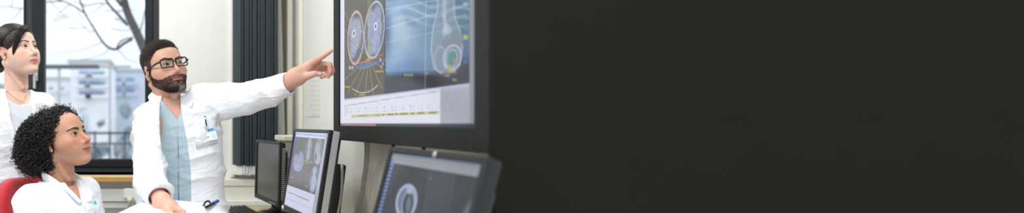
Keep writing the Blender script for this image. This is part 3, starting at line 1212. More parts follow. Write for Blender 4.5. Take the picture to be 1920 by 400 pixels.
    r0, nn = Vb[idx], n[idx]
    K = 26
    flow = np.stack([r0[:, 0] * 2.0, (r0[:, 1] - .02) * 2.5, -.35 - 3.0 * (.10 - r0[:, 2])], 1) + RNG.normal(0, .35, r0.shape)
    flow -= nn * (flow * nn).sum(1)[:, None] * .8
    flow /= np.linalg.norm(flow, axis=1)[:, None] + 1e-9
    L = RNG.uniform(.024, .060, len(idx))
    rad = RNG.uniform(.0040, .0105, len(idx))
    turns = L / RNG.uniform(.014, .028, len(idx))
    t = np.linspace(0, 1, K)
    a1 = np.cross(flow, nn)
    a1 /= np.linalg.norm(a1, axis=1)[:, None] + 1e-9
    a2 = np.cross(flow, a1)
    ph = RNG.uniform(0, 6.28, len(idx))
    ang = ph[:, None] + turns[:, None] * 6.283 * t[None]
    ctr = r0[:, None] + flow[:, None] * (L[:, None] * t)[..., None] + nn[:, None] * (.004 + .012 * t[None, :] * RNG.uniform(-.3, 1, (len(idx), 1)) - .010 * t[None, :] ** 2)[..., None]
    P = ctr + rad[:, None, None] * (np.cos(ang)[..., None] * a1[:, None] + np.sin(ang)[..., None] * a2[:, None])
    ok = (front(P.reshape(-1, 3)).reshape(P.shape[:2]).max(1) < .012)
    P = P[ok]
    Vc, Fc = strands(P, RNG.uniform(.0010, .0024, len(P)), 4, .4)
    # loose fly-away hairs
    idx = RNG.choice(len(Vb), 260)
    Pf = grow(Vb[idx], n[idx] + RNG.normal(0, .6, (260, 3)), RNG.uniform(.02, .045, 260), 9, RNG.normal(0, .25, (260, 3)), .3)
    keepf = front(Pf.reshape(-1, 3)).reshape(Pf.shape[:2]).max(1) < .02
    Vf, Ff2 = strands(Pf[keepf], .0005, 4, .5)
    Vh, Fh = merge((Vb, Qb), (Vc, Fc), (Vf, Ff2))
    part('curly_hair', xf(Vh, HS), Fh, M_hair_black, seated)
    ev, ef = lathe([(.0001, -.003), (.002, -.0022), (.0028, 0), (.002, .0022), (.0001, .003)], 12)
    part('earring', xf(np.array(ev) + (-.0795, .004, -.037), HS), ef, M_pearl, seated)
    return coatV


# ================================================================== the standing woman
HT = (Rm(57, -10, -5), np.array([-.6760, 2.50, 1.5400]))
standing = thing('person', 'dark haired woman in white coat standing behind the seated curly haired woman', 'person', (-.71, 2.56, 0))


def build_standing():
    yaw = math.radians(38)
    R_, pos = HT
    cc = (-.705, 2.545)
    nb = np.array([-.695, 2.545, 1.36])
    f = su(.022, head_sdf(False, 1.0, .8, 1.12, .0008, 0.0, .004), neck_sdf(False, np.linalg.inv(R_) @ (nb - pos)))
    V, Q = surf(f, (-.11, -.14, -.24), (.11, .15, .128), .0015)
    N, _ = grad(f, V, .001)
    C, blend = skin_colors(V, N, (232, 192, 174), (204, 110, 102), (52, 38, 32), False, eye_up=1.12, brow_w=.95)
    x, y, z = V.T
    zl = np.interp(y, [-.10, -.075, -.06, -.045, -.02, .0, .03, .045, .12], [.075, .062, .034, .006, -.004, .016, .018, -.04, -.085])
    blend((34, 26, 24), np.where((z > zl) & (np.abs(x) < .079), .93, 0))
    body = [(xf(V, HT), Q, C)]
    secs = [(.45, -.72, 2.56, .205, .165), (.80, -.72, 2.56, .195, .150), (1.0, -.715, 2.555, .175, .130), (1.15, -.712, 2.55, .180, .140), (1.25, -.708, 2.55, .172, .122), (1.30, -.702, 2.548, .140, .104), (1.34, -.698, 2.546, .092, .080), (1.375, -.696, 2.545, .060, .062)]
    tor = torso(secs, yaw)
    Sr, Sl = loc2w(cc, yaw, -.160, .01, 1.285), loc2w(cc, yaw, .160, .01, 1.285)
    Er, El = loc2w(cc, yaw, -.205, .03, 1.02), loc2w(cc, yaw, .175, .03, 1.02)
    Wr, Wl = loc2w(cc, yaw, -.20, -.08, .82), loc2w(cc, yaw, .17, -.08, .82)
    trap = su(.03, cone((-.696, 2.545, 1.335), Sr + (0, 0, .018), .045, .040), cone((-.696, 2.545, 1.335), Sl + (0, 0, .018), .045, .040))
    core = su(.03, off(tor, .020), off(trap, .016), *[chain([s, e, w], [.042, .036, .025]) for s, e, w in ((Sr, Er, Wr), (Sl, El, Wl))])
    V2, Q2 = surf(trim_z(core, .46, 1.35), (-1.1, 2.2, .45), (-.3, 2.95, 1.40), .007)
    sk = (232, 192, 174)
    body.append((V2, Q2, np.tile(lin(sk), (len(V2), 1))))
    for s, w in ((1, Wr), (-1, Wl)):
        h = hand_sdf(w, (0, -.15, -1), loc2w((0, 0), yaw, -s, 0, 0), 1 if s > 0 else -1, (.25, .3, .35, .4), .92)
        V3, Q3 = surf(h, w - .22, w + .22, .004)
        body.append((V3, Q3, np.tile(lin(sk), (len(V3), 1))))
    finish_body(body, M_skin, standing)
    eyeballs(standing, HT, (.25, -1, .14), (46, 32, 26), M_eye)
    # top with round neckline
    top = trim_z(su(.03, off(tor, .010), off(trap, .008)), .60, 1.36)
    top = ss(.004, top, ell(loc2w(cc, yaw, .0, -.09, 1.37), (.075, .075, .085)))
    V, Q = surf(plus(top, folds(.005, 40, (.5, .3, .8), (.8, .1, -.5), 2.2), -1), (-1.0, 2.3, .59), (-.4, 2.8, 1.40), .005)
    part('blouse', V, Q, M_top, standing)
    fo = folds(.010, 38, (.35, .15, .92), (.9, .2, -.3), 2.9)
    arms = su(.001, chain([Sr, Er, Wr], [.060, .054, .044]), chain([Sl, El, Wl], [.060, .054, .044]))
    coat = su(.035, plus(su(.03, tor, trap), fo, -1), plus(arms, folds(.008, 36, (.2, .1, .97), (.95, .1, -.2), .9), -1))
    op = wedge(cc, yaw, [.45, .85, 1.02, 1.12, 1.20, 1.28, 1.33, 1.40], [-.012, -.014, -.024, -.040, -.054, -.062, -.062, -.06], [.002, .004, .012, .026, .042, .054, .060, .06])
    coat = ss(.005, coat, op)
    coat = ss(.006, trim_z(coat, .44, 1.362), cone((-.696, 2.545, 1.33), xf([(0, .03, -.10)], HT)[0], .060, .066))
    V, Q = surf(coat, (-1.1, 2.2, .43), (-.35, 2.95, 1.42), .005)
    c = part('lab_coat', V, Q, M_coat, standing)
    rows = ((.022, .005, -.134, 1.10), (.050, .012, -.115, 1.20), (.064, .020, -.085, 1.285), (.066, .022, -.04, 1.325), (.066, .020, 0, 1.345))
    for s in (-1, 1):
        A = [loc2w(cc, yaw, s * a - .006, y_ - .010, z_) for a, w_, y_, z_ in rows]
        B = [loc2w(cc, yaw, s * (a + .012 + 1.6 * w_) - .006, y_ - .006 + .5 * w_, z_ + .0) for a, w_, y_, z_ in rows]
        Vv, Ff = ribbon(A, B, .006)
        part('lapel', Vv, Ff, M_coat, c)
    A = [loc2w(cc, yaw, a, b, d) for a, b, d in ((-.066, -.01, 1.345), (-.052, .040, 1.362), (0, .066, 1.370), (.052, .040, 1.362), (.066, -.01, 1.345))]
    B = [loc2w(cc, yaw, a, b, d) for a, b, d in ((-.104, -.01, 1.345), (-.080, .060, 1.352), (0, .092, 1.356), (.080, .060, 1.352), (.104, -.01, 1.345))]
    Vv, Ff = ribbon(A, B, .006)
    part('collar', Vv, Ff, M_coat, c)
    for zz in (1.02, .90, .78):
        k = np.interp(zz, [.45, .8, 1.0, 1.15], [.165, .150, .130, .140])
        button(c, loc2w(cc, yaw, -.040, -k - .004, zz), loc2w((0, 0), yaw, 0, -1, 0), .008)
    # trousers, shoes
    fl_ = ell(loc2w(cc, yaw, 0, .0, .86), (.16, .14, .10))
    for s in (-1, 1):
        fl_ = su(.04, fl_, chain([loc2w(cc, yaw, s * .085, 0, .82), loc2w(cc, yaw, s * .09, -.01, .48), loc2w(cc, yaw, s * .09, .02, .10)], [.085, .060, .048]))
        shoe(standing, tuple(loc2w(cc, yaw, s * .09, 0.01, 0)), yaw, M_black)
    V, Q = surf(fl_, (-1.0, 2.3, .06), (-.4, 2.8, 1.0), .009)
    part('trousers', V, Q, M_trousers, standing)
    # --- hair drawn back from a side parting
    ctr, rad = np.array([0, .014, .034]), np.array([.0815, .1040, .0910])
    bun = np.array([0, .118, -.018])
    capf = off(ell(ctr, rad), -.001)

    def mask(P):
        zz = np.interp(P[:, 1], [-.10, -.085, -.070, -.055, -.040, -.018, .0, .026, .036, .05, .12], [.083, .072, .050, .022, .004, .002, .020, .024, -.012, -.060, -.085])
        return (zz - P[:, 2]) * .75
    skull = head_sdf(False, 1.0, .8, 1.12, .0008, 0.0, .004)

    def cap(P):
        mk = mask(P)
        groove = .0009 * np.sin(P[:, 2] * 900 + P[:, 1] * 420 + 2 * np.sin(P[:, 1] * 60))
        return np.maximum(np.minimum(capf(P), skull(P) - np.clip(-mk * .5, 0, .0075)) + groove, mk)
    Vb, Qb = surf(cap, (-.11, -.12, -.11), (.11, .15, .15), .0022)
    N_ = 3200
    tt = RNG.random(N_)
    side = np.where(RNG.random(N_) < .72, -1, 1)
    # parting from the forehead back to the crown
    root = np.stack([.024 - .010 * tt, -.078 + .125 * tt, 0 * tt], 1)
    u = (root - ctr) / rad
    u[:, 2] = np.sqrt(np.clip(1 - u[:, 0] ** 2 - u[:, 1] ** 2, .02, 1))
    p0 = u / np.linalg.norm(u, axis=1)[:, None]
    s2 = RNG.random(N_)
    mid = np.stack([side * (.62 + .36 * s2), -.62 + .85 * tt + .25 * s2, .62 - .55 * s2 * (tt > .25) - .32 * s2], 1)
    p1 = mid / np.linalg.norm(mid, axis=1)[:, None] * 1.25
    e = (bun - ctr) / rad + RNG.normal(0, .13, (N_, 3))
    p2 = e / np.linalg.norm(e, axis=1)[:, None]
    K = 18
    ts = np.linspace(0, 1, K)[None, :, None]
    P = (1 - ts) ** 2 * p0[:, None] + 2 * ts * (1 - ts) * p1[:, None] + ts ** 2 * p2[:, None]
    P /= np.linalg.norm(P, axis=2)[..., None]
    lift = 1.012 + .085 * RNG.random((N_, 1, 1)) ** 1.5 * np.sin(np.pi * np.clip(ts, .02, 1) ** .8) + .02
    P = ctr + rad * P * lift
    ear = ((np.abs(P[..., 0]) > .068) & (P[..., 2] < .014) & (P[..., 1] < .032) & (P[..., 1] > -.012)).any(1)
    fh = ((P[..., 1] < -.055) & (P[..., 2] < .018)).any(1) | ((P[..., 1] < -.03) & (P[..., 2] < -.004)).any(1)
    V1, F1 = strands(P[~ear & ~fh], RNG.uniform(.0007, .0013, (~ear & ~fh).sum()), 3, .7)
    # side-swept fringe lock
    n2 = 330
    g0 = np.array([(.022, -.076, .098), (-.016, -.092, .084), (-.046, -.089, .058), (-.064, -.075, .022), (-.072, -.060, -.010), (-.074, -.052, -.034)])
    path = smooth_path(g0, 4)
    K = len(path)
    sp = RNG.normal(0, 1, (n2, 1, 3)) * np.array([.0045, .005, .0075]) * np.sin(np.linspace(.25, 2.9, K))[None, :, None]
    sp += RNG.normal(0, 1, (n2, 1, 3)) * np.array([.008, .004, .001]) * np.linspace(1, 0, K)[None, :, None] ** 2
    Pl = path[None] + sp
    V2_, F2_ = strands(Pl, .0010, 3, .4)
    g1 = np.array([(-.050, -.085, .050), (-.072, -.066, .0), (-.075, -.056, -.030), (-.073, -.054, -.050), (-.070, -.052, -.066)])
    V3_, F3_ = strands(np.stack([smooth_path(g1 + RNG.normal(0, .0007, g1.shape), 4) for _ in range(6)]), .00045, 3, .4)
    # gathered knot low at the back
    kn = plus(ell(bun + (0, .028, -.014), (.040, .034, .038)), lambda Pp: .003 * np.sin(Pp[:, 2] * 420 + Pp[:, 0] * 260), -1)
    V4, F4 = surf(kn, bun - (.07, .06, .08), bun + (.07, .09, .06), .003)
    Vh, Fh = merge((Vb, Qb), (V1, F1), (V2_, F2_), (V3_, F3_), (V4, F4))
    part('pinned_hair', xf(Vh, HT), Fh, M_hair_dark, standing)
    ev, ef = lathe([(.0001, -.0052), (.003, -.0042), (.0052, 0), (.003, .0042), (.0001, .0052)], 14)
    part('earring', xf(np.array(ev) + (-.0805, .004, -.034), HT), ef, M_pearl, standing)
    ch = [loc2w(cc, yaw, a, b, d) for a, b, d in ((-.056, -.012, 1.365), (-.046, -.050, 1.345), (-.022, -.082, 1.318), (0, -.096, 1.303), (.022, -.082, 1.318), (.046, -.050, 1.345), (.056, -.012, 1.365))]
    v, ff = tube(smooth_path(ch, 5), .0011, 6)
    part('necklace', v, ff, M_gold, standing)


# ================================================================== room
M_wall = mat('white_wall_paint', (226, 227, 222), rough=.9, var=.012, scale=6, bump=.05, bscale=90, spec=.2)
M_dark = mat('dark_olive_added_panel', (36, 36, 31), rough=.95, var=.02, scale=8, spec=.05)
M_floor = mat('grey_linoleum', (150, 150, 146), rough=.5, var=.08, scale=18)
M_ceil = mat('ceiling_white', (235, 235, 232), rough=.95, var=.01)
M_frame = mat('anthracite_window_frame', (27, 32, 35), spec=.25, rough=.5, var=.05)
M_frame2 = mat('grey_window_casing', (56, 62, 64), spec=.25, rough=.5, var=.05)
M_sill = mat('beech_sill', (226, 196, 142), rough=.45, var=.10, scale=14, stretch=(.4, 6, 6))
M_silledge = mat('beech_edge', (206, 158, 92), rough=.45, var=.12, scale=14, stretch=(.4, 6, 6))
M_cream = mat('cream_paint', (228, 226, 212), rough=.7, var=.02)
M_olive = mat('olive_gap_shade', (128, 126, 98), rough=.7, var=.03)
M_trunk = mat('white_trunking', (236, 237, 232), rough=.45, var=.01)
M_glass = glassmat('window_glass', .03, (.985, .993, 1.0))

YB = 3.60       # face of the back wall
YW = 3.85       # plane of the window


def boxes(*bs, bev=0.0):
    m = MB()
    for lo, hi in bs:
        m.box(lo, hi, bev)
    return m.V, m.F


XL, XR = -3.6, .90
struct('floor', *boxes(((XL, -1.5, -.1), (3.6, 3.95, 0))), M_floor)
struct('ceiling', *boxes(((XL, -.2, 2.9), (3.6, 3.95, 3.0))), M_ceil)
wx0, wx1, wz0, wz1 = -2.30, -.012, .852, 2.45     # window hole
struct('wall_back', *boxes(((XL, YB, 0), (wx0, YB + .32, 2.9)), ((wx1, YB, 0), (XR, YB + .32, 2.9)), ((wx0, YB, 0), (wx1, YB + .32, wz0)), ((wx0, YB, wz1), (wx1, YB + .32, 2.9))), M_wall)
struct('wall_right', *boxes(((XR, 1.245, 0), (XR + .12, YB + .32, 2.9))), M_wall)
struct('wall_left', *boxes(((XL - .12, -.2, 0), (XL, YB + .32, 2.9))), M_wall)
struct('wall_added', *boxes(((.765, 1.223, 0), (3.6, 1.245, 2.9))), M_dark)  # made-up dark panel for the view's flat dark right half; no room wall


def wx(px, Y):
    return (px - PX0) / FPX * Y


def wz(py, Y):
    return EYE - (py - PY0) / FPX * Y


# window: casing and two sashes
zb, zt = wz(319, YW), 2.44
sash_b = wz(298, YW)
win = struct('window_1', *boxes(
    ((wx0, YW - .02, zb - .02), (wx0 + .06, YW + .06, zt)), ((wx(286, YW), YW - .02, zb - .02), (wx1, YW + .06, zt)),
    ((wx0, YW - .02, zt - .06), (wx1, YW + .06, zt)), ((wx0, YW - .02, zb - .02), (wx1, YW + .06, wz(312, YW))),
    ((wx(48, YW), YW - .015, zb), (wx(63, YW), YW + .06, zt)), bev=.006), M_frame2)
for a, b in ((wx0 + .06, wx(49, YW)), (wx(62, YW), wx(287, YW))):
    w_ = .072
    if b > -.5:
        a2, b2 = wx(85, YW), wx(272, YW)
    else:
        a2, b2 = a + .07, wx(46, YW)
    s = struct('sash', *boxes(((a, YW - .035, zb + .02), (a2, YW + .035, zt - .05)), ((b2, YW - .035, zb + .02), (b, YW + .035, zt - .05)), ((a, YW - .034, zb + .02), (b, YW + .034, sash_b)), ((a, YW - .034, zt - .12), (b, YW + .034, zt - .05)), bev=.006), M_frame, parent=win)
    struct('pane', *boxes(((a2 - .01, YW - .004, sash_b - .01), (b2 + .01, YW + .004, zt - .1))), M_glass, parent=s)
m = MB()
hx, hz = wx(67.5, 3.81), wz(141, 3.81)
m.box((hx - .016, 3.795, hz - .045), (hx + .016, 3.813, hz + .045), .007)
m.tube([(hx, 3.80, hz - .01), (hx, 3.765, hz - .01), (hx, 3.758, hz - .02), (hx, 3.758, hz - .10)], [.009, .009, .010, .009], 10)
struct('window_handle', m.V, m.F, mat('handle_grey', (196, 200, 200), rough=.3, metal=.6), parent=win)
sl = struct('window_sill', *boxes(((wx0 - .05, 3.49, wz0 - .032), (wx1 + .02, YW - .01, wz0)), bev=.004), M_sill, parent=win)
struct('sill_edge', *boxes(((wx0 - .05, 3.482, wz0 - .033), (wx1 + .02, 3.490, wz0 - .001)), bev=.002), M_silledge, parent=sl)

# trims and a painted dark gap at the corner beside the blind
struct('trim_1', *boxes(((wx(432, 3.57), 3.565, .84), (wx(440.5, 3.57), YB, 2.9)), bev=.004), M_trunk)
struct('gap_strip', *boxes(((wx(524, 3.59), 3.588, .70), (wx(539, 3.59), YB, 2.9))), M_olive)  # olive strip stands in for the shade in the gap
struct('trim_3', *boxes(((wx(539, 3.55), 3.55, 0), (wx(549, 3.55), YB, 2.9)), bev=.006), M_cream)
struct('trim_4', *boxes(((.872, 3.36, 0), (.9, 3.42, 2.9)), bev=.008), M_cream)

# wall-mounted white trunking under the sill, and the cream one under the blind
t = thing('cable_trunking', 'long white wall trunking under the wooden window sill', 'trunking', (-1.1, 3.6, .63))
part('channel', *boxes(((-2.3, 3.53, wz(379, 3.53)), (-.13, 3.60, wz(355, 3.53))), bev=.006), M_trunk, t, False)
part('cover', *boxes(((-2.3, 3.545, wz(391, 3.545)), (-.13, 3.60, wz(380, 3.545))), bev=.004), M_trunk, t, False)
sb = thing('socket_box', 'white surface socket box with cables on the trunking under the sill', 'socket', (wx(247, 3.5), 3.53, wz(365, 3.5)))
part('housing', *boxes(((wx(232, 3.5), 3.487, wz(372, 3.5)), (wx(266, 3.5), 3.53, wz(354, 3.5))), bev=.006), M_trunk, sb, False)
for px_ in (243, 256):
    part('plug', *lathe([(.0001, -.03), (.014, -.03), (.017, -.02), (.017, .0), (.0001, .0)], 14, (wx(px_, 3.47), 3.47, wz(371, 3.47))), M_cream, sb)
M_cab = mat('grey_cable', (170, 170, 160), rough=.5)
for k, pts in enumerate((((243, 376), (242, 384), (237, 394), (228, 410), (226, 470), (228, 574)), ((256, 376), (254, 386), (247, 396), (240, 412), (240, 480), (238, 575)), ((250, 374), (252, 390), (258, 402), (262, 420), (256, 500), (254, 578)))):
    v, f = tube(smooth_path([W(a, b, 3.46 - .01 * k) for a, b in pts], 6), .0065, 8)
    c = obj('power_cable', v, f, M_cab)
    tag(c, ('grey cable hanging from the socket box, curving towards the window', 'grey cable hanging from the second plug of the socket box', 'grey cable hanging straight beside the seated man')[k], 'cable', 'cables under the sill')
t = thing('wall_duct', 'cream boxed duct on the wall below the dark blind', 'duct', (.5, 3.6, .63))
part('upper_cover', *boxes(((wx(300, 3.5), 3.50, wz(350, 3.5)), (.85, 3.60, wz(337, 3.5))), bev=.005), M_cream, t, False)
part('lower_cover', *boxes(((wx(300, 3.5), 3.506, wz(375.5, 3.5)), (.85, 3.60, wz(350.6, 3.5))), bev=.005), M_cream, t, False)
part('lip', *boxes(((wx(300, 3.47), 3.47, wz(387, 3.47)), (.85, 3.60, wz(376.5, 3.47))), bev=.005), M_trunk, t, False)

# ------------------------------------------------------------------ vertical blind
M_slat = mat('dark_blue_grey_slat', (46, 57, 65), rough=.6, var=.10, scale=5, bump=.1, bscale=300, stretch=(30, 30, 1))
M_weight = mat('white_slat_weight', (226, 228, 224), rough=.6)
bl = thing('vertical_blind', 'dark blue grey vertical blind gathered beside the corner of the room', 'blind', (.61, 3.5, .87))
part('headrail', *boxes(((.44, 3.47, 2.60), (.80, 3.53, 2.645)), bev=.004), M_trunk, bl, False)
zt_, zb_, zw = 2.60, wz(328, 3.5), wz(311, 3.5)
for i in range(15):
    cx = wx(443.5 + 5.0 * i, 3.5)
    a = math.radians(62 + 5 * math.sin(i * 2.3))
    V, F = [], []
    for z in (zt_, zw):
        for s, th_ in ((1, 0), (-1, 1)):
            pass
    cols = np.linspace(-1, 1, 7)
    for z in (zt_, 1.7, zw):
        for t_ in cols:
            d = t_ * .0445
            bow = .006 * (1 - t_ * t_)
            V.append((cx + d * math.cos(a) - bow * math.sin(a), 3.50 - d * math.sin(a) - bow * math.cos(a), z))
    n = 7
    top = len(V)
    V += [(v[0] + .0012 * math.sin(a), v[1] + .0012 * math.cos(a), v[2]) for v in V]
    for k in range(2):
        for j in range(n - 1):
            q = k * n + j
            F.append((q, q + n, q + n + 1, q + 1))
            F.append((top + q, top + q + 1, top + q + n + 1, top + q + n))
    for k in range(2):
        F.append((k * n, top + k * n, top + k * n + n, k * n + n))
        e = k * n + n - 1
        F.append((e, e + n, top + e + n, top + e))
    sp = part('slat', V, F, M_slat, bl)
    wv = []
    a = math.radians(40 + 6 * math.sin(i * 1.3))
    hgt = zb_ + .004 * math.sin(i * 1.7)
    for z in (zw + .004, zw - .02, hgt + .006, hgt):
        for t_ in (-1, -.5, 0, .5, 1):
            d = t_ * (.0445 if z > hgt + .003 else .036)
            wv.append((cx + d * math.cos(a) - .004 * (1 - t_ * t_) * math.sin(a), 3.498 - d * math.sin(a), z))
    m5 = len(wv)
    wv += [(v[0] + .004 * math.sin(a), v[1] + .004 * math.cos(a), v[2]) for v in wv]
    wf = []
    for k in range(3):
        for j in range(4):
            q = k * 5 + j
            wf.append((q, q + 5, q + 6, q + 1))
            wf.append((m5 + q, m5 + q + 1, m5 + q + 6, m5 + q + 5))
        wf.append((k * 5, m5 + k * 5, m5 + k * 5 + 5, k * 5 + 5))
        wf.append((k * 5 + 4, k * 5 + 9, m5 + k * 5 + 9, m5 + k * 5 + 4))
    wf.append((15, m5 + 15, m5 + 16, 16)); wf.append((16, m5 + 16, m5 + 17, 17)); wf.append((17, m5 + 17, m5 + 18, 18)); wf.append((18, m5 + 18, m5 + 19, 19))
    part('weight', wv, wf, M_weight, sp, False)
v = [(wx(517, 3.54), 3.54, 2.60), (wx(523, 3.54), 3.545, 2.60), (wx(536, 3.54), 3.545, wz(300, 3.54)), (wx(517, 3.54), 3.54, wz(300, 3.54))]
v = v + [(a, b + .003, c) for a, b, c in v]
o = obj('curtain', v, [(0, 3, 2, 1), (4, 5, 6, 7), (0, 1, 5, 4), (1, 2, 6, 5), (2, 3, 7, 6), (3, 0, 4, 7)], mat('pale_grey_fabric', (205, 207, 202), rough=.85, var=.03), None, False)
tag(o, 'narrow pale grey curtain strip hanging slantwise beside the dark blind', 'curtain')

# ------------------------------------------------------------------ screens and monitors
M_bezel = mat('dark_grey_bezel', (34, 37, 39), rough=.45, var=.04, spec=.35)
M_tvb = mat('charcoal_screen_frame', (36, 39, 38), rough=.6, var=.04, spec=.2)
M_silver = mat('silver_grey_plastic', (176, 180, 182), rough=.38, metal=.3, var=.03)
M_off = mat('switched_off_screen', (46, 48, 50), rough=.22, var=.03, spec=.6)


class Plane:
    """upright rectangle: origin at its top-left corner, u to the viewer's right, w up, n out of the front"""

    def __init__(s, tl, udir, tilt):
        u = np.array([udir[0], udir[1], 0.0]); u /= np.linalg.norm(u)
        n0 = np.array([u[1], -u[0], 0.0])
        t = math.radians(tilt)
        s.u, s.o = u, np.array(tl, float)
        s.w = math.cos(t) * np.array([0, 0, 1.0]) - math.sin(t) * n0
        s.n = math.cos(t) * n0 + math.sin(t) * np.array([0, 0, 1.0])

    def p(s, a, b, c=0.0):
        return s.o + s.u * a - s.w * b + s.n * c

    def box(s, m, a0, b0, c0, a1, b1, c1, bev=0.0):
        return m.box((a0, -b1, c0), (a1, -b0, c1), bev, M=(s.u, s.w, s.n, s.o))


def frame(pl, Wd, H, l, r, tp, bt, c0, c1, bev=.003):
    m = MB()
    pl.box(m, 0, 0, c0, l, H, c1, bev)
    pl.box(m, Wd - r, 0, c0, Wd, H, c1, bev)
    pl.box(m, l - .001, 0, c0, Wd - r + .001, tp, c1, bev)
    pl.box(m, l - .001, H - bt, c0, Wd - r + .001, H, c1, bev)
    return m.V, m.F


class Paint:
    """what a screen shows: a colour for every texel, drawn on the screen's own surface"""

    def __init__(s, X, Y):
        s.X, s.Y = X, Y
        s.C = np.zeros(X.shape + (3,))

    def blend(s, w, c):
        w = np.clip(w, 0, 1)[..., None]
        s.C = s.C * (1 - w) + np.asarray(c, float) * w

    def where(s, m, c, a=1.0):
        s.blend(m * a, c)

    def ellipse(s, cx, cy, rx, ry, c, a=1.0, ang=0, soft=.08):
        t = math.radians(ang)
        dx, dy = s.X - cx, s.Y - cy
        q = np.sqrt(((dx * math.cos(t) + dy * math.sin(t)) / rx) ** 2 + ((-dx * math.sin(t) + dy * math.cos(t)) / ry) ** 2)
        s.blend(a * np.clip((1 - q) / soft + .5, 0, 1), c)
        return q

    def ring(s, cx, cy, rx, ry, wd, c, a=1.0, ang=0):
        t = math.radians(ang)
        dx, dy = s.X - cx, s.Y - cy
        q = np.sqrt(((dx * math.cos(t) + dy * math.sin(t)) / rx) ** 2 + ((-dx * math.sin(t) + dy * math.cos(t)) / ry) ** 2)
        s.blend(a * np.clip(1.3 - np.abs(q - 1) * min(rx, ry) / wd, 0, 1), c)

    def line(s, pts, wd, c, a=1.0):
        for (x0, y0), (x1, y1) in zip(pts[:-1], pts[1:]):
            L = (x1 - x0) ** 2 + (y1 - y0) ** 2 + 1e-9
            t = np.clip(((s.X - x0) * (x1 - x0) + (s.Y - y0) * (y1 - y0)) / L, 0, 1)
            d = np.hypot(s.X - x0 - t * (x1 - x0), s.Y - y0 - t * (y1 - y0))
            s.blend(a * np.clip(1.25 - d / wd, 0, 1), c)

    def poly(s, pts, c, a=1.0):
        m = np.zeros(s.X.shape, bool)
        n = len(pts)
        for i in range(n):
            x0, y0 = pts[i]
            x1, y1 = pts[(i + 1) % n]
            if y0 == y1:
                continue
            m ^= ((s.Y >= min(y0, y1)) & (s.Y < max(y0, y1))) & (s.X < x0 + (s.Y - y0) * (x1 - x0) / (y1 - y0))
        s.blend(m * a, c)

    def noise(s, f, seed=0):
        return (np.sin(s.X * f + 2 * np.sin(s.Y * f * .7 + seed)) + np.sin(s.Y * f * 1.2 + 1.7 * np.sin(s.X * f * .8 - seed) + seed)) / 2


def screen(parent, pl, a0, b0, a1, b1, nu, nv, fn, m, c=-.003):
    A, B = np.meshgrid(np.linspace(a0, a1, nu), np.linspace(b0, b1, nv))
    P = pl.o + A[..., None] * pl.u - B[..., None] * pl.w + c * pl.n
    pt = Paint(PX0 + FPX * P[..., 0] / P[..., 1], PY0 - FPX * (P[..., 2] - EYE) / P[..., 1])
    fn(pt)
    V = P.reshape(-1, 3)
    i, j = np.meshgrid(np.arange(nv - 1), np.arange(nu - 1), indexing='ij')
    q = i * nu + j
    F = np.stack([q, q + nu, q + nu + 1, q + 1], -1).reshape(-1, 4)
    return part('screen', V, F, m, parent, False, lin(np.clip(pt.C, 0, 255)).reshape(-1, 3))


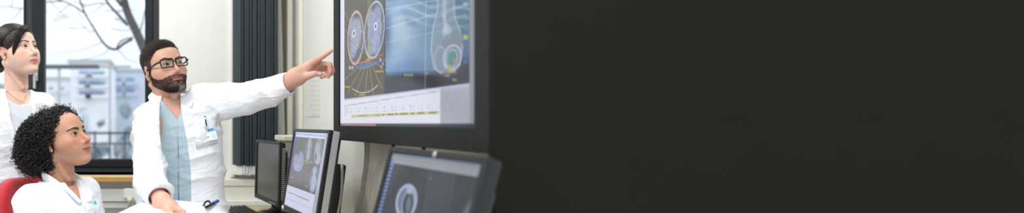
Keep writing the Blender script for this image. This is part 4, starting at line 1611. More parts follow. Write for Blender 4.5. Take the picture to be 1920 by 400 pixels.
def show_tv(p):
    X, Y = p.X, p.Y
    yb = 187 - .128 * (X - 640)
    p.where(X > -1e9, (76, 73, 66))
    p.blend(.35 * (p.noise(.05, 1) > 0), (70, 66, 58))
    # blue blur: likely window reflection, painted in as screen content
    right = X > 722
    k = np.clip((X - 722) / 160, 0, 1)  # k dims the blue towards the right, a fade painted into the colour
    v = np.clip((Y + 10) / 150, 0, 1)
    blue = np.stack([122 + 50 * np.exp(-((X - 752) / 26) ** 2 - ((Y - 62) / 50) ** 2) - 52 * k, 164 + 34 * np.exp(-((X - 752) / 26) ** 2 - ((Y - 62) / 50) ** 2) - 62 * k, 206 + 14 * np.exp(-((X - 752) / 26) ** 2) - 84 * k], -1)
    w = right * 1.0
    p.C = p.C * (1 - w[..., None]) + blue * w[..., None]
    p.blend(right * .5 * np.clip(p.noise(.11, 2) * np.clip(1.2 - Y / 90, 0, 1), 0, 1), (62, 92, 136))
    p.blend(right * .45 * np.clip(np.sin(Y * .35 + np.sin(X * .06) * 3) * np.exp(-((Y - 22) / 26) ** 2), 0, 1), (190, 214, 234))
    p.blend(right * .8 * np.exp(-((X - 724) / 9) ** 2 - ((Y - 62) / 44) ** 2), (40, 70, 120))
    for y0, y1, a in ((-2, -12, .5), (34, 6, .5), (60, 46, .3)):
        p.line([(722, y0 + 20), (882, y1)], 1.2, (215, 230, 240), a)
    low = right * np.clip((Y - (133 - .02 * (X - 722))) / 14, 0, 1)
    p.blend(low * .95, (22, 28, 44))
    p.blend(right * np.clip((X - 845) / 22, 0, 1) * np.clip((Y - 96) / 30, 0, 1) * .9, (28, 32, 44))
    # dividers between the views
    p.line([(799, -20), (797, 170)], .9, (196, 214, 226), .6)
    p.line([(722, -20), (722, 176)], 1.1, (24, 26, 34), .9)
    # torso outline view
    for wd, c, a in ((4, (136, 150, 168), .55),):
        p.poly([(822, -40), (820, 20), (812, 52), (808, 92), (814, 128), (828, 140), (848, 136), (862, 122), (867, 90), (862, 56), (852, 30), (850, -40)], c, a)
    p.line([(822, -40), (820, 20), (812, 52), (808, 92), (814, 128), (828, 138)], 1.2, (206, 208, 214), .7)
    p.line([(850, -40), (852, 30), (862, 56), (867, 90), (862, 122), (850, 134)], 1.2, (206, 208, 214), .7)
    p.line([(834, -40), (833, 30), (836, 60)], 4.5, (190, 200, 214), .55)
    p.ellipse(838, 60, 9, 15, (186, 196, 208), .55)
    p.ellipse(836, 70, 4, 6, (120, 138, 160), .7)
    p.ellipse(848, 80, 17, 22, (110, 122, 136), .6, 40)
    p.ring(848, 108, 16, 23, 1.4, (214, 210, 224), .75, 12)
    p.ring(846, 110, 11, 17, 1.0, (190, 200, 230), .7, 12)
    p.ellipse(848, 110, 6, 13, (36, 136, 116), .9, 18, .5)
    p.ellipse(851, 112, 3, 5, (176, 120, 116), .8)
    p.ellipse(842, 101, 2.4, 5, (30, 160, 120), .8)
    p.ellipse(843, 127, 5, 5, (170, 166, 70), .8)
    p.ring(826, 112, 11, 24, 1.0, (214, 180, 190), .5)
    for yy, c in ((8, (160, 190, 200)), (30, (90, 160, 170)), (52, (60, 140, 140)), (70, (210, 200, 90)), (92, (60, 100, 170)), (104, (60, 100, 170)), (116, (60, 100, 170))):
        p.where((np.abs(X - 873) < 4.2) & (np.abs(Y - yy) < 4), c, .7)
    # two leg cross sections
    for cx, cy, rx, ry, rim, ang in ((667, 71, 14.5, 49, (224, 186, 176), 2), (702, 56, 18.0, 53, (190, 204, 236), 5)):
        p.ellipse(cx, cy, rx, ry, (84, 86, 100), .95, ang)
        p.ring(cx, cy, rx, ry, .9, rim, .95, ang)
    for cx, cy, rx, ry in ((661, 51, 6.5, 18), (670, 50, 7, 17), (664, 76, 8.5, 20), (672, 66, 6, 22), (662, 96, 6, 14), (668, 86, 5, 10)):
        p.ellipse(cx, cy, rx, ry, (158, 166, 196), .8, 6, .4)
    for cx, cy, rx, ry in ((695, 36, 7, 18), (707, 30, 8, 20), (698, 62, 9, 20), (709, 58, 7, 24), (697, 88, 8, 16), (706, 84, 7, 18)):
        p.ellipse(cx, cy, rx, ry, (152, 164, 204), .8, 6, .4)
    p.blend(.22 * (p.noise(.5, 4) > .35) * (((X - 667) / 13) ** 2 + ((Y - 71) / 46) ** 2 < 1), (96, 100, 124))
    p.blend(.22 * (p.noise(.5, 7) > .35) * (((X - 702) / 16) ** 2 + ((Y - 56) / 50) ** 2 < 1), (96, 100, 128))
    for cx, cy in ((663.5, 63), (704.2, 49.5)):
        p.ellipse(cx, cy, 3.0, 7.6, (236, 238, 248), 1, 6, .25)
        p.ellipse(cx, cy, 1.5, 4.4, (60, 64, 96), 1, 6, .3)
    p.ellipse(691, 84, 3.4, 7, (60, 140, 100), .6, 20)
    # table line, brush strokes, rays
    for q in ((640, 12), (641, 50), (646, 150), (652, 172), (666, 180), (684, 182), (700, 180), (716, 166), (733, 140), (740, 116), (722, 30), (694, -10), (690, -20)):
        p.line([(691, 108), q], .6, (198, 172, 96), .75)
    p.line([(655, 112), (668, 120), (690, 114), (718, 102)], 1.1, (206, 120, 92), .85)
    p.line([(665, 126), (678, 124), (694, 120), (716, 114)], 2.0, (74, 110, 214), .9)
    p.line([(672, 129), (690, 126), (704, 120)], 1.2, (120, 150, 236), .8)
    p.line([(668, 118), (682, 88), (696, 58), (704, 34)], 1.0, (110, 150, 226), .8)
    p.line([(675, 57), (683, 62)], .9, (150, 200, 236), .8)
    for x, y in ((655, 127), (658, 127.5), (661, 127), (715, 126), (718, 120), (713, 112)):
        p.where((np.abs(X - x) < .9) & (np.abs(Y - y) < 3), (214, 216, 230), .8)
    p.line([(661, 167), (670, 172), (680, 174.5), (692, 172), (702, 166), (708, 160)], 1.0, (226, 226, 228), .85)
    for x, y, w in ((650, 163, 6), (678, 178, 5), (712, 134, 8), (766, 141, 9), (846, 135, 8), (838, 142, 5), (852, 150, 4), (800, 138, 3)):
        p.where((np.abs(X - x) < w) & (np.abs(Y - y) < 1.8), (176, 168, 60), .75)
    p.line([(745, 118), (752, 148), (772, 146), (776, 120)], .8, (52, 150, 150), .6)
    # white panel with the table
    ui = np.clip(Y - yb + .5, 0, 1)
    p.blend(ui, (220, 221, 236))
    p.blend(ui * (X > 826), (164, 167, 178))  # grey right column, toned down further as part of the painted fade
    p.blend(ui * (np.abs(Y - yb - 13 + .03 * (X - 640)) < 1), (176, 180, 206))
    p.blend(ui * (np.abs(Y - yb - 2) < 1.2), (190, 194, 220))
    yl = 218.5 - .045 * (X - 658)
    p.blend(((X > 659) & (X < 824) & (np.abs(Y - yl) < 2.6)) * ui, (196, 192, 132))
    for x0, x1 in ((672, 688), (703, 712), (716, 721), (727, 738), (741, 746), (750, 764), (770, 776), (783, 795), (804, 818)):
        p.blend(((X > x0) & (X < x1) & (np.abs(Y - yl) < 1.0)) * ui, (120, 112, 50))
    for dy in (-14, -8):
        p.blend(ui * ((np.sin(X * .9) + np.sin(X * .37 + dy)) > .5) * (X > 652) * (X < 850) * (np.abs(Y - yl - dy) < .9), (176, 180, 200))
    p.blend(ui * (np.sin(X * 1.1) > 0) * (X > 832) * (X < 876) * (np.abs((Y - 150) % 11 - 5) < .8) * (Y > yb + 12) * (Y < 222), (150, 152, 166))
    p.blend(ui * (X < 652) * (np.abs(Y - 208) < 9), (206, 208, 228))
    # side strips and task bar
    p.where(X < 645.5, (222, 222, 244), 1)
    p.where(X > 880, (136, 141, 150), 1)
    bar = np.clip(Y - 231.5, 0, 1)
    p.blend(bar, (28, 30, 48))
    p.blend(bar * (X < 705), (150, 112, 110))


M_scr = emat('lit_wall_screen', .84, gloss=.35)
pl = Plane((.77, 2.372, 1.800), (0, -1), 0)
Wd, H = 1.132, .671
tv = thing('wall_screen', 'big wall screen with grey scan images and a painted blue reflection that the man points at', 'screen', (.84, 1.8, 1.13))
m = MB()
pl.box(m, .004, .004, -.040, Wd - .004, H - .004, -.008, .006)
pl.box(m, .12, .08, -.072, Wd - .12, H - .08, -.038, .012)
part('housing', m.V, m.F, M_black, tv, False)
part('bezel', *frame(pl, Wd, H, .072, .062, .05, .062, -.012, .004, .003), M_tvb, tv, False)
m = MB()
for args in ((.066, .044, -.008, .072, H - .056, .0025), (Wd - .068, .044, -.008, Wd - .062, H - .056, .0025), (.066, .044, -.008, Wd - .062, .050, .0025), (.066, H - .062, -.008, Wd - .062, H - .057, .0025)):
    pl.box(m, *args)
part('inner_rim', m.V, m.F, M_black, tv, False)
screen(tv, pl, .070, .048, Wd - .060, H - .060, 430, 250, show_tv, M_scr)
m = MB()
pl.box(m, .40, .22, -.13, .74, .46, -.070, .006)
part('wall_bracket', m.V, m.F, M_black, tv, False)
for a in (.555, .765):
    m = MB()
    m.tube([pl.p(a, H - .004, -.02), pl.p(a + .005, H + .018, -.02), pl.p(a + .02, H + .034, -.028)], .006, 8)
    part('cable_hook', m.V, m.F, M_black, tv, False)


def stand(parent, pl, Wd, H, m_, base_z, depth, drop=.10):
    """neck and foot of a desk monitor"""
    top = pl.p(Wd / 2, H * .55, -depth)
    n = np.array([pl.n[0], pl.n[1], 0]); n /= np.linalg.norm(n)
    foot = np.array([top[0], top[1], base_z + .0006]) + n * .01
    m = MB()
    bot = pl.p(Wd / 2, H, -depth)
    m.tube([top, top - n * .02 + np.array([0, 0, -.03]), (bot + foot) / 2 - n * .012, foot + np.array([0, 0, .012])], [.022, .026, .026, .030], 12)
    part('stand_neck', m.V, m.F, m_, parent)
    V, F = lathe([(.0001, .0), (.083, .0), (.085, .004), (.080, .012), (.05, .020), (.0001, .021)], 36, foot)
    V = np.array(V)
    u = pl.u
    d = V - foot
    V = foot + d + u * (d @ u)[:, None] * .10
    part('stand_base', V, F, m_, parent)


DZ = .740     # desk height

# far monitor, switched off
pl = Plane(W(480.5, 262, 2.85), (.132, -1), 1.5)
mo = thing('monitor', 'switched off dark monitor standing farthest along the desk, nearest the blind', 'monitor', (pl.p(.18, .3, -.05)[0], pl.p(.18, .3, -.05)[1], DZ), 'desk monitors')
m = MB()
pl.box(m, .004, .004, -.030, .361, .304, -.006, .006)
pl.box(m, .05, .04, -.062, .315, .27, -.028, .014)
part('housing', m.V, m.F, M_black, mo, False)
part('bezel', *frame(pl, .365, .308, .016, .016, .015, .022, -.010, .003, .003), M_bezel, mo, False)
m = MB(); pl.box(m, .014, .013, -.008, .351, .288, -.003)
part('screen', m.V, m.F, M_off, mo, False)
m = MB()
for k in range(26):
    pl.box(m, .3655, .03 + k * .0095, -.026, .3672, .035 + k * .0095, -.010)
part('vent', m.V, m.F, M_silver, mo, False)
m = MB(); pl.box(m, .24, .296, .002, .33, .300, .005, .001)
part('button_strip', m.V, m.F, M_silver, mo, False)
stand(mo, pl, .365, .308, M_black, DZ, .045)


def show_mid(p):
    X, Y = p.X, p.Y
    p.where(X > -1e9, (104, 104, 106))
    p.blend(.3 * np.clip(p.noise(.09, 3), 0, 1), (84, 84, 88))
    top = 249 + .088 * (X - 554)
    # views
    for cx, cy, rx, ry, a in ((555, 305, 5.0, 16, 3), (564, 301, 5.0, 17, 3), (559, 316, 6, 6, 0)):
        p.ellipse(cx, cy, rx, ry, (158, 166, 204), .8, a, .35)
    for cx, cy, rx, ry in ((580, 272, 3.2, 9), (578, 288, 3.0, 10), (596, 280, 4.6, 12), (597, 298, 4.2, 12)):
        p.ellipse(cx, cy, rx, ry, (168, 176, 206), .85, 6, .3)
    p.ring(596, 284, 6, 22, .8, (196, 200, 214), .6, 8)
    p.ring(579, 280, 5, 20, .8, (196, 200, 214), .5, 8)
    for cx, cy, rx, ry in ((590, 322, 3.6, 8), (588, 340, 5.4, 13), (586, 352, 4.2, 7)):
        p.ellipse(cx, cy, rx, ry, (168, 184, 220), .9, 6, .3)
    p.ring(588, 337, 7, 24, .7, (196, 200, 216), .5, 8)
    p.ellipse(574, 330, 5, 14, (124, 104, 108), .7, 6, .5)
    for x, y in ((572, 303), (576, 306), (583, 305), (569, 308), (604, 300), (600, 268), (548, 333), (574, 350), (600, 330)):
        p.where((np.abs(X - x) < 2.2) & (np.abs(Y - y) < 1), (196, 200, 140), .6)
    p.line([(571, 300), (606, 308)], .5, (140, 170, 140), .7)
    p.line([(578, 258), (566, 352)], .5, (80, 84, 96), .7)
    p.line([(545, 300), (600, 318)], .4, (84, 84, 90), .6)
    ui = np.clip(Y - (347.5 + .36 * (X - 540)) + .5, 0, 1)
    p.blend(ui, (214, 218, 242))
    p.blend(ui * (np.abs(Y - (360.5 + .42 * (X - 540))) < 1.1) * (X > 541) * (X < 579), (170, 164, 140))
    p.blend(ui * (np.abs(Y - (373 + .45 * (X - 540))) < .6), (180, 186, 220))
    hd = np.clip(top + 7.5 - Y + .5, 0, 1)
    p.blend(hd, (204, 212, 238))
    p.blend(hd * (np.abs(Y - top - 2) < 1.0), (150, 166, 216))
    lft = 554 - .178 * (Y - 249)
    p.blend(np.clip(lft + 2.2 - X, 0, 1) * (Y > top + 3), (122, 136, 222))
    rgt = 611.5 - .178 * (Y - 254)
    p.blend(np.clip(X - rgt + 1.5, 0, 1), (176, 180, 200))


pl = Plane(W(551.6, 241.8, 2.34), (.087, -1), 9)
mo = thing('monitor', 'lit monitor with grey scan images standing on the desk below the pointing arm', 'monitor', (pl.p(.2, .35, -.06)[0], pl.p(.2, .35, -.06)[1], DZ), 'desk monitors')
m = MB()
pl.box(m, .002, .002, -.040, .392, .352, -.012, .004)
part('housing', m.V, m.F, M_silver, mo, False)
m = MB()
pl.box(m, .02, .02, -.058, .375, .33, -.039, .012)
part('rear_shell', m.V, m.F, M_black, mo, False)
part('bezel', *frame(pl, .394, .354, .0135, .0135, .0135, .022, -.014, .003, .003), M_black, mo, False)
screen(mo, pl, .0125, .0125, .3815, .333, 200, 190, show_mid, emat('lit_desk_screen', .8, gloss=.35))
m = MB(); pl.box(m, .008, .338, .002, .030, .351, .0045)
part('sticker', m.V, m.F, M_trunk, mo, False)
stand(mo, pl, .394, .354, M_black, DZ, .050)


def show_near(p):
    X, Y = p.X, p.Y
    p.where(X > -1e9, (42, 48, 54))
    top = 288.4 + .125 * (X - 740)
    lft = 740 - .26 * (Y - 288)
    rgt = 930 - .20 * (Y - 312)
    dv = 807 - .16 * (Y - 320)
    p.blend((X > dv) * (X < dv + 44) * .7, (52, 60, 68))
    p.blend(np.clip(1.2 - np.abs(X - dv) / 1.2, 0, 1) * .6, (74, 92, 84))
    p.blend(np.clip(1.2 - np.abs(X - dv - 46) / 1.4, 0, 1) * .6, (92, 96, 92))
    # horseshoe section
    p.ellipse(762, 378, 18, 30, (120, 138, 178), .75, 10, .2)
    p.ring(762, 378, 18, 30, 2.6, (186, 192, 220), .9, 10)
    p.ellipse(765, 384, 10, 25, (46, 50, 58), .95, 8, .25)
    p.ring(765, 383, 11, 25, 1.4, (176, 180, 196), .7, 8)
    p.ellipse(766, 384, 4.5, 17, (124, 158, 176), .6, 8, .5)
    p.ellipse(768, 358, 6, 7, (176, 186, 214), .8, 0, .4)
    # side view of the joint
    p.ellipse(899, 366, 11, 15, (140, 144, 144), .7, 20, .4)
    p.ellipse(888, 392, 14, 20, (124, 128, 130), .7, 20, .4)
    p.ellipse(880, 412, 16, 24, (108, 116, 122), .7, 10, .4)
    p.ellipse(886, 390, 4, 14, (156, 160, 160), .4, 20, .5)
    p.where((np.abs(X - 806) < 4) & (np.abs(Y - 335) < 2), (110, 116, 116), .6)
    hd = np.clip(top + 19 + .04 * (X - 740) - Y, 0, 1)
    p.blend(hd, (148, 152, 158))
    p.blend(hd * np.clip(1.3 - np.abs(Y - top - 2) / 2.0, 0, 1) * .8, (84, 112, 140))
    p.blend(hd * (np.abs(Y - top - 8) < .8) * .5, (120, 124, 130))
    p.blend(np.clip(lft + 4 - X, 0, 1) * ((np.sin(Y * .9) > -.2) * .6 + .4) * (Y > top + 8), (110, 132, 186))
    p.blend(np.clip(X - rgt + 5, 0, 1) * (Y > top), (118, 120, 120))


pl = Plane(W(731.8, 275.0, 1.53), (.012, -1), 14.5)
mo = thing('monitor', 'lit monitor with dark scan images under the big wall screen, nearest the added dark panel', 'monitor', (pl.p(.25, .33, -.06)[0], pl.p(.25, .33, -.06)[1], DZ), 'desk monitors')
m = MB()
pl.box(m, .003, .003, -.034, .449, .337, -.008, .006)
pl.box(m, .08, .06, -.060, .42, .30, -.032, .012)
part('housing', m.V, m.F, M_black, mo, False)
part('bezel', *frame(pl, .452, .340, .018, .018, .018, .030, -.012, .003, .004), M_bezel, mo, False)
screen(mo, pl, .017, .017, .435, .312, 240, 160, show_near, emat('lit_near_screen', .8, gloss=.35))
V, F = lathe([(.0001, .0), (.0075, .0), (.0085, .0008), (.0080, .0016), (.0001, .0018)], 22)
V = np.array(V)
ctr = pl.p(.253, .009, .003)
part('logo_disc', ctr + V[:, :1] * pl.u + V[:, 1:2] * pl.w + V[:, 2:] * pl.n, F, M_silver, mo)
stand(mo, pl, .452, .340, M_black, DZ, .048)

# slim black device behind the lit monitor
pl = Plane(W(606, 303, 2.50), (.06, -1), 7)
dv = thing('slim_computer', 'slim black computer with silver edge standing behind the lit desk monitor', 'computer', (pl.p(.06, .3, 0)[0], pl.p(.06, .3, 0)[1], DZ))
m = MB(); pl.box(m, 0, 0, -.05, .155, .268, 0, .008)
part('case', m.V, m.F, M_black, dv, False)
m = MB()
m.tube([pl.p(.160, b, -.025 - .012 * math.sin(b / .27 * 3.1)) for b in np.linspace(.002, .264, 12)], .0065, 8)
part('front_trim', m.V, m.F, M_silver, dv)
m = MB(); pl.box(m, -.005, .262, -.060, .16, .274, .02, .004)
part('foot', m.V, m.F, M_black, dv, False)

# tower and beige box at the end of the desk
tw = thing('computer_tower', 'black computer tower at the end of the desk behind the monitors', 'computer', (.75, 2.85, DZ))
m = MB(); m.box((.665, 2.70, DZ + .006), (.85, 2.955, 1.020), .008)
part('case', m.V, m.F, M_black, tw, False)
m = MB()
for k in range(9):
    m.box((.662, 2.74, .80 + k * .022), (.666, 2.92, .808 + k * .022), .001)
part('vent', m.V, m.F, M_bezel, tw, False)
for x in (.69, .825):
    for y in (2.73, 2.93):
        part('foot', *lathe([(.0001, 0), (.012, 0), (.010, .008), (.0001, .008)], 10, (x, y, DZ)), M_black, tw)
M_beige = mat('pale_green_beige_plastic', (206, 208, 188), rough=.5, var=.02)
M_beige2 = mat('grey_green_plastic', (150, 156, 140), rough=.5, var=.02)
bb = thing('storage_box', 'pale beige box with lid on top of the black computer tower', 'box', (.73, 2.83, 1.02))
m = MB(); m.box((.635, 2.72, 1.021), (.805, 2.93, 1.112), .006)
part('box_body', m.V, m.F, M_beige2, bb, False)
m = MB(); m.box((.625, 2.71, 1.110), (.812, 2.94, 1.137), .005)
part('lid', m.V, m.F, M_beige, bb, False)

# desk with a beech top
M_desk = mat('beech_desk_top', (212, 186, 142), rough=.4, var=.10, scale=10, stretch=(6, .4, 6))
dk = thing('desk', 'long beech topped desk under the monitors along the white wall', 'desk', (.6, 2.0, 0))
m = MB(); m.box((.30, .85, DZ - .028), (.895, 2.97, DZ), .004)
part('desk_top', m.V, m.F, M_desk, dk, False)
for x in (.34, .855):
    for y in (.92, 2.90):
        m = MB(); m.box((x - .025, y - .025, 0), (x + .025, y + .025, DZ - .028), .004)
        part('leg', m.V, m.F, M_silver, dk, False)
m = MB(); m.box((.845, .945, .45), (.86, 2.875, .70), .002)
part('back_panel', m.V, m.F, M_trunk, dk, False)

# keyboard and paper on the desk
pl2 = np.array([.132, -1, 0]) / math.hypot(.132, 1)
kx = np.array([-pl2[1], pl2[0], 0])
ko = np.array([.302, 2.80, DZ])
kb = thing('keyboard', 'black keyboard with pale frame on the desk behind the man', 'keyboard', ko)
m = MB(); m.box((0, 0, .004), (.44, .148, .018), .005, M=(pl2, kx, np.array([0, 0, 1.0]), ko))
part('base', m.V, m.F, M_silver, kb, False)
for r in range(6):
    m = MB()
    for c_ in range(18):
        m.box((.010 + c_ * .0236, .010 + r * .0225, .016), (.0315 + c_ * .0236, .0265 + r * .0225, .0255 + .001 * r), .003, M=(pl2, kx, np.array([0, 0, 1.0]), ko))
    part('key_row', m.V, m.F, M_black, kb, False)
for a in (.03, .41):
    m = MB(); m.box((a - .02, .12, 0), (a + .02, .14, .006), .002, M=(pl2, kx, np.array([0, 0, 1.0]), ko))
    part('foot', m.V, m.F, M_black, kb, False)
o = obj('paper_sheet', *boxes(((.47, 2.52, DZ), (.66, 2.78, DZ + .002))), mat('paper', (244, 244, 242), rough=.8, var=.01), None, False)
tag(o, 'blank white paper sheet on the desk in front of the switched off monitor', 'paper')

# sheet pinned to the right wall
def show_sheet(p):
    p.where(p.X > -1e9, (226, 228, 224))
    p.where((np.abs((p.Y - 148) % 9 - 4.5) < 2.2) & (np.sin(p.X * 1.3 + np.floor((p.Y - 148) / 9) * 2.0) > -.4) & (p.X > 582) & (p.X < 597), (204, 208, 210), .9)


M_sheet = mat('printed_sheet', (226, 228, 224), rough=.8, var=.01, attr=True)
pl = Plane((.8965, 3.27, 1.475), (0, -1), 0)
sh = thing('wall_notice', 'faint printed notice sheet on the white wall beside the pointing hand', 'notice', (.8985, 3.15, 1.26))
m = MB(); pl.box(m, 0, 0, -.003, .25, .235, -.0005)
part('backing', m.V, m.F, M_trunk, sh, False)
s_ = screen(sh, pl, .002, .002, .248, .233, 60, 60, show_sheet, M_sheet, 0.0)
s_.name = 'print'

# ribbed cable sleeve below the wall screen
pts = smooth_path([(.835, 2.17, 1.150), (.850, 2.20, 1.09), (.856, 2.235, 1.00), (.858, 2.28, .90), (.862, 2.34, .80), (.866, 2.37, DZ + .014)], 22)
rr = .0098 + .0014 * np.sin(np.arange(len(pts)) * 2.1)
v, f = tube(pts, rr, 12)
tag(obj('cable_sleeve', v, f, mat('grey_ribbed_sleeve', (156, 158, 150), rough=.5, var=.1)), 'grey ribbed cable sleeve running down the wall below the big screen', 'cable')

# ------------------------------------------------------------------ red chair
M_red = mat('red_chair_fabric', (186, 22, 40), rough=.9, var=.06, scale=90, bump=.3, bscale=500, sheen=.3)
yaw = math.radians(58)
cc = (-.402, 2.125)
ch = thing('office_chair', 'red upholstered office chair with black shell under the seated woman', 'chair', (cc[0], cc[1], 0))


def rplate(c3, axx, axy, axz, hw, hh, th, r, curve=0.0):
    """rounded cushion: half width, half height, half thickness, corner radius; axes in world space"""
    A = np.stack([axx, axy, axz], 1).astype(np.float32)
    c3 = np.array(c3, np.float32)

    def f(P):
        q = (P - c3) @ A
        y = q[:, 1] + curve * q[:, 0] ** 2
        a = np.maximum(np.abs(q[:, 0]) - hw + r, 0)
        b = np.maximum(np.abs(q[:, 2]) - hh + r, 0)
        d2 = np.sqrt(a * a + b * b) - r
        e = .022
        u, v_ = np.maximum(d2 + e, 0), np.maximum(np.abs(y) - th + e, 0)
        return np.minimum(np.maximum(d2 + e, np.abs(y) - th + e), 0) + np.sqrt(u * u + v_ * v_) - e
    return f


ax_x = loc2w((0, 0), yaw, 1, 0, 0)
ax_y = loc2w((0, 0), yaw, 0, 1, 0)
tl = math.radians(8)
ax_b = ax_y * math.cos(tl) - np.array([0, 0, math.sin(tl)])
ax_z = np.cross(ax_x, ax_b)
bc = loc2w(cc, yaw, .055, .215, .735)
V, Q = surf(rplate(bc, ax_x, ax_b, ax_z, .190, .238, .036, .11, 1.0), bc - .34, bc + .34, .006)
part('backrest', V, Q, M_red, ch)
bc2 = bc + ax_b * .040
V, Q = surf(rplate(bc2, ax_x, ax_b, ax_z, .197, .226, .023, .11, 1.0), bc2 - .34, bc2 + .34, .007)
part('back_shell', V, Q, M_black, ch)
sc_ = loc2w(cc, yaw, 0, -.02, .435)
V, Q = surf(rplate(sc_, ax_x, np.array([0, 0, 1.0]), ax_y, .235, .225, .034, .09), sc_ - .33, sc_ + .33, .008)
part('seat', V, Q, M_red, ch)
m = MB()
m.tube(smooth_path([loc2w(cc, yaw, 0, .05, .395), loc2w(cc, yaw, 0, .27, .40), loc2w(cc, yaw, 0, .30, .50), loc2w(cc, yaw, 0, .285, .66)], 6), .022, 10)
part('back_support', m.V, m.F, M_black, ch)
part('gas_column', *lathe([(.0001, .07), (.045, .07), (.045, .10), (.03, .12), (.028, .39), (.06, .40), (.0001, .402)], 18, (cc[0], cc[1], 0)), M_black, ch)
for k in range(5):
    a = k * 2 * math.pi / 5 + .3
    e = np.array([cc[0] + .29 * math.cos(a), cc[1] + .29 * math.sin(a), .075])
    v, f = tube([(cc[0], cc[1], .10), (cc[0] + .15 * math.cos(a), cc[1] + .15 * math.sin(a), .09), e], [.026, .022, .016], 8)
    lg = part('leg', v, f, M_black, ch)
    v, f = lathe([(.0001, -.022), (.026, -.022), (.029, -.012), (.029, .012), (.026, .022), (.0001, .022)], 16)
    v = np.array(v)[:, [0, 2, 1]] + e - (0, 0, .045)
    part('caster', v, f, M_black, lg)

# stool under the man
st = thing('stool', 'round black swivel stool under the bearded man', 'stool', (.095, 2.28, 0))
part('seat', *lathe([(.0001, .655), (.16, .655), (.178, .67), (.175, .69), (.15, .70), (.0001, .70)], 28, (.095, 2.28, 0)), M_black, st)
part('column', *lathe([(.0001, .02), (.03, .02), (.026, .60), (.06, .655), (.0001, .655)], 16, (.095, 2.28, 0)), M_silver, st)
part('base', *lathe([(.0001, 0), (.20, 0), (.20, .01), (.04, .03), (.0001, .03)], 28, (.095, 2.28, 0)), M_silver, st)


# ================================================================== people go in
b_, nb_ = build_man()
MANCOAT = man_rest(b_, nb_)
SEATCOAT = build_seated()
build_standing()

# ------------------------------------------------------------------ badge, pens, clipboard
M_badge = mat('badge_card', (240, 242, 245), rough=.35, var=.01, attr=True)
p0 = frontmost(MANCOAT, 394, 255)
tilt = math.radians(14)
u = np.array([math.cos(tilt), .05, math.sin(tilt)]); u /= np.linalg.norm(u)
n = np.array([-.05, -1.0, .12]); n -= u * n.dot(u); n /= np.linalg.norm(n)
w = np.cross(n, u)
bp = type('P', (), {})()
pl = Plane((0, 0, 0), (1, 0), 0)
pl.u, pl.w, pl.n = u, w, n
pl.o = p0 + n * .010 - u * .034 + w * .026


def show_badge(p):
    # drawn in card coordinates: X to the right 0..100, Y down 0..75
    X, Y = p.X, p.Y
    p.where(X > -1e9, (240, 243, 247))
    p.where(Y < 24, (132, 184, 224))
    p.where((X < 10) & (Y < 24), (96, 150, 204))
    p.where((np.abs(Y - 11) < 5) & (X > 16) & (X < 84) & (np.sin(X * .55) + np.sin(X * 1.3) > -.9), (44, 84, 130))
    p.where((np.abs(Y - 34) < 2.2) & (X > 18) & (X < 44), (224, 178, 128))
    p.where((np.abs(Y - 50) < 4) & (X > 16) & (X < 54) & (np.sin(X * .8) + np.sin(X * 1.7) > -.7), (92, 100, 122))
    p.where((X > 66) & (X < 94) & (Y > 36) & (Y < 68), (206, 224, 238))
    p.where((np.abs(Y - 62) < 1.5) & (X > 16) & (X < 46), (180, 188, 200))


bd = thing('name_badge', 'white and blue name badge clipped to the breast pocket of the pointing man', 'badge', p0)
m = MB(); pl.box(m, 0, 0, -.0025, .068, .050, -.0003, .0008)
part('holder', m.V, m.F, M_trunk, bd, False)
A, B = np.meshgrid(np.linspace(.001, .067, 60), np.linspace(.001, .049, 44))
P = pl.o + A[..., None] * u - B[..., None] * w + .0006 * n
pt = Paint(A / .068 * 100, B / .050 * 75)
show_badge(pt)
i, j = np.meshgrid(np.arange(43), np.arange(59), indexing='ij')
q = i * 60 + j
part('card', P.reshape(-1, 3), np.stack([q, q + 60, q + 61, q + 1], -1).reshape(-1, 4), M_badge, bd, False, lin(pt.C).reshape(-1, 3))
m = MB(); pl.box(m, .026, -.012, -.004, .042, .004, .002, .001)
part('clip', m.V, m.F, M_silver, bd, False)

M_blue = mat('blue_plastic', (30, 96, 190), rough=.35, var=.03)
M_navy = mat('navy_plastic', (32, 36, 96), rough=.35, var=.03)
M_clear = mat('clear_grey_plastic', (214, 226, 226), rough=.2, var=.02)
M_green = mat('mint_green_plastic', (60, 196, 150), rough=.3, var=.03)
p1 = frontmost(MANCOAT, 386, 226) + np.array([0, -.006, 0])
pn = thing('pen', 'navy and white pen clipped in the breast pocket of the pointing man', 'pen', p1)
a = np.array([.16, -.03, -1.0]); a /= np.linalg.norm(a)
part('barrel', *tube([p1 - a * .022, p1 + a * .09 + (0, .012, 0)], [.0042, .0042], 10), M_trunk, pn)
part('cap', *tube([p1 - a * .027, p1 - a * .020], [.0035, .0046], 10), M_green, pn)
part('clip', *tube([p1 - a * .012 + (0, -.005, 0), p1 + a * .014 + (0, -.006, 0)], [.0030, .0026], 8), M_navy, pn)
p2 = frontmost(SEATCOAT, 182, 396, 5) + np.array([.006, -.016, .018])
pn = thing('pen', 'clear pen with mint green end in the coat pocket of the seated woman', 'pen', p2)
a = np.array([.12, .03, -1.0]); a /= np.linalg.norm(a)
part('barrel', *tube([p2 - a * .012, p2 + a * .10], [.0055, .0050], 10), M_clear, pn)
part('cap', *tube([p2 - a * .026, p2 - a * .012], [.0050, .0060], 10), M_green, pn)
part('clip', *tube([p2 - a * .016 + (0, -.0075, 0), p2 + a * .022 + (0, -.0085, 0)], [.0022, .0020], 8), M_clear, pn)

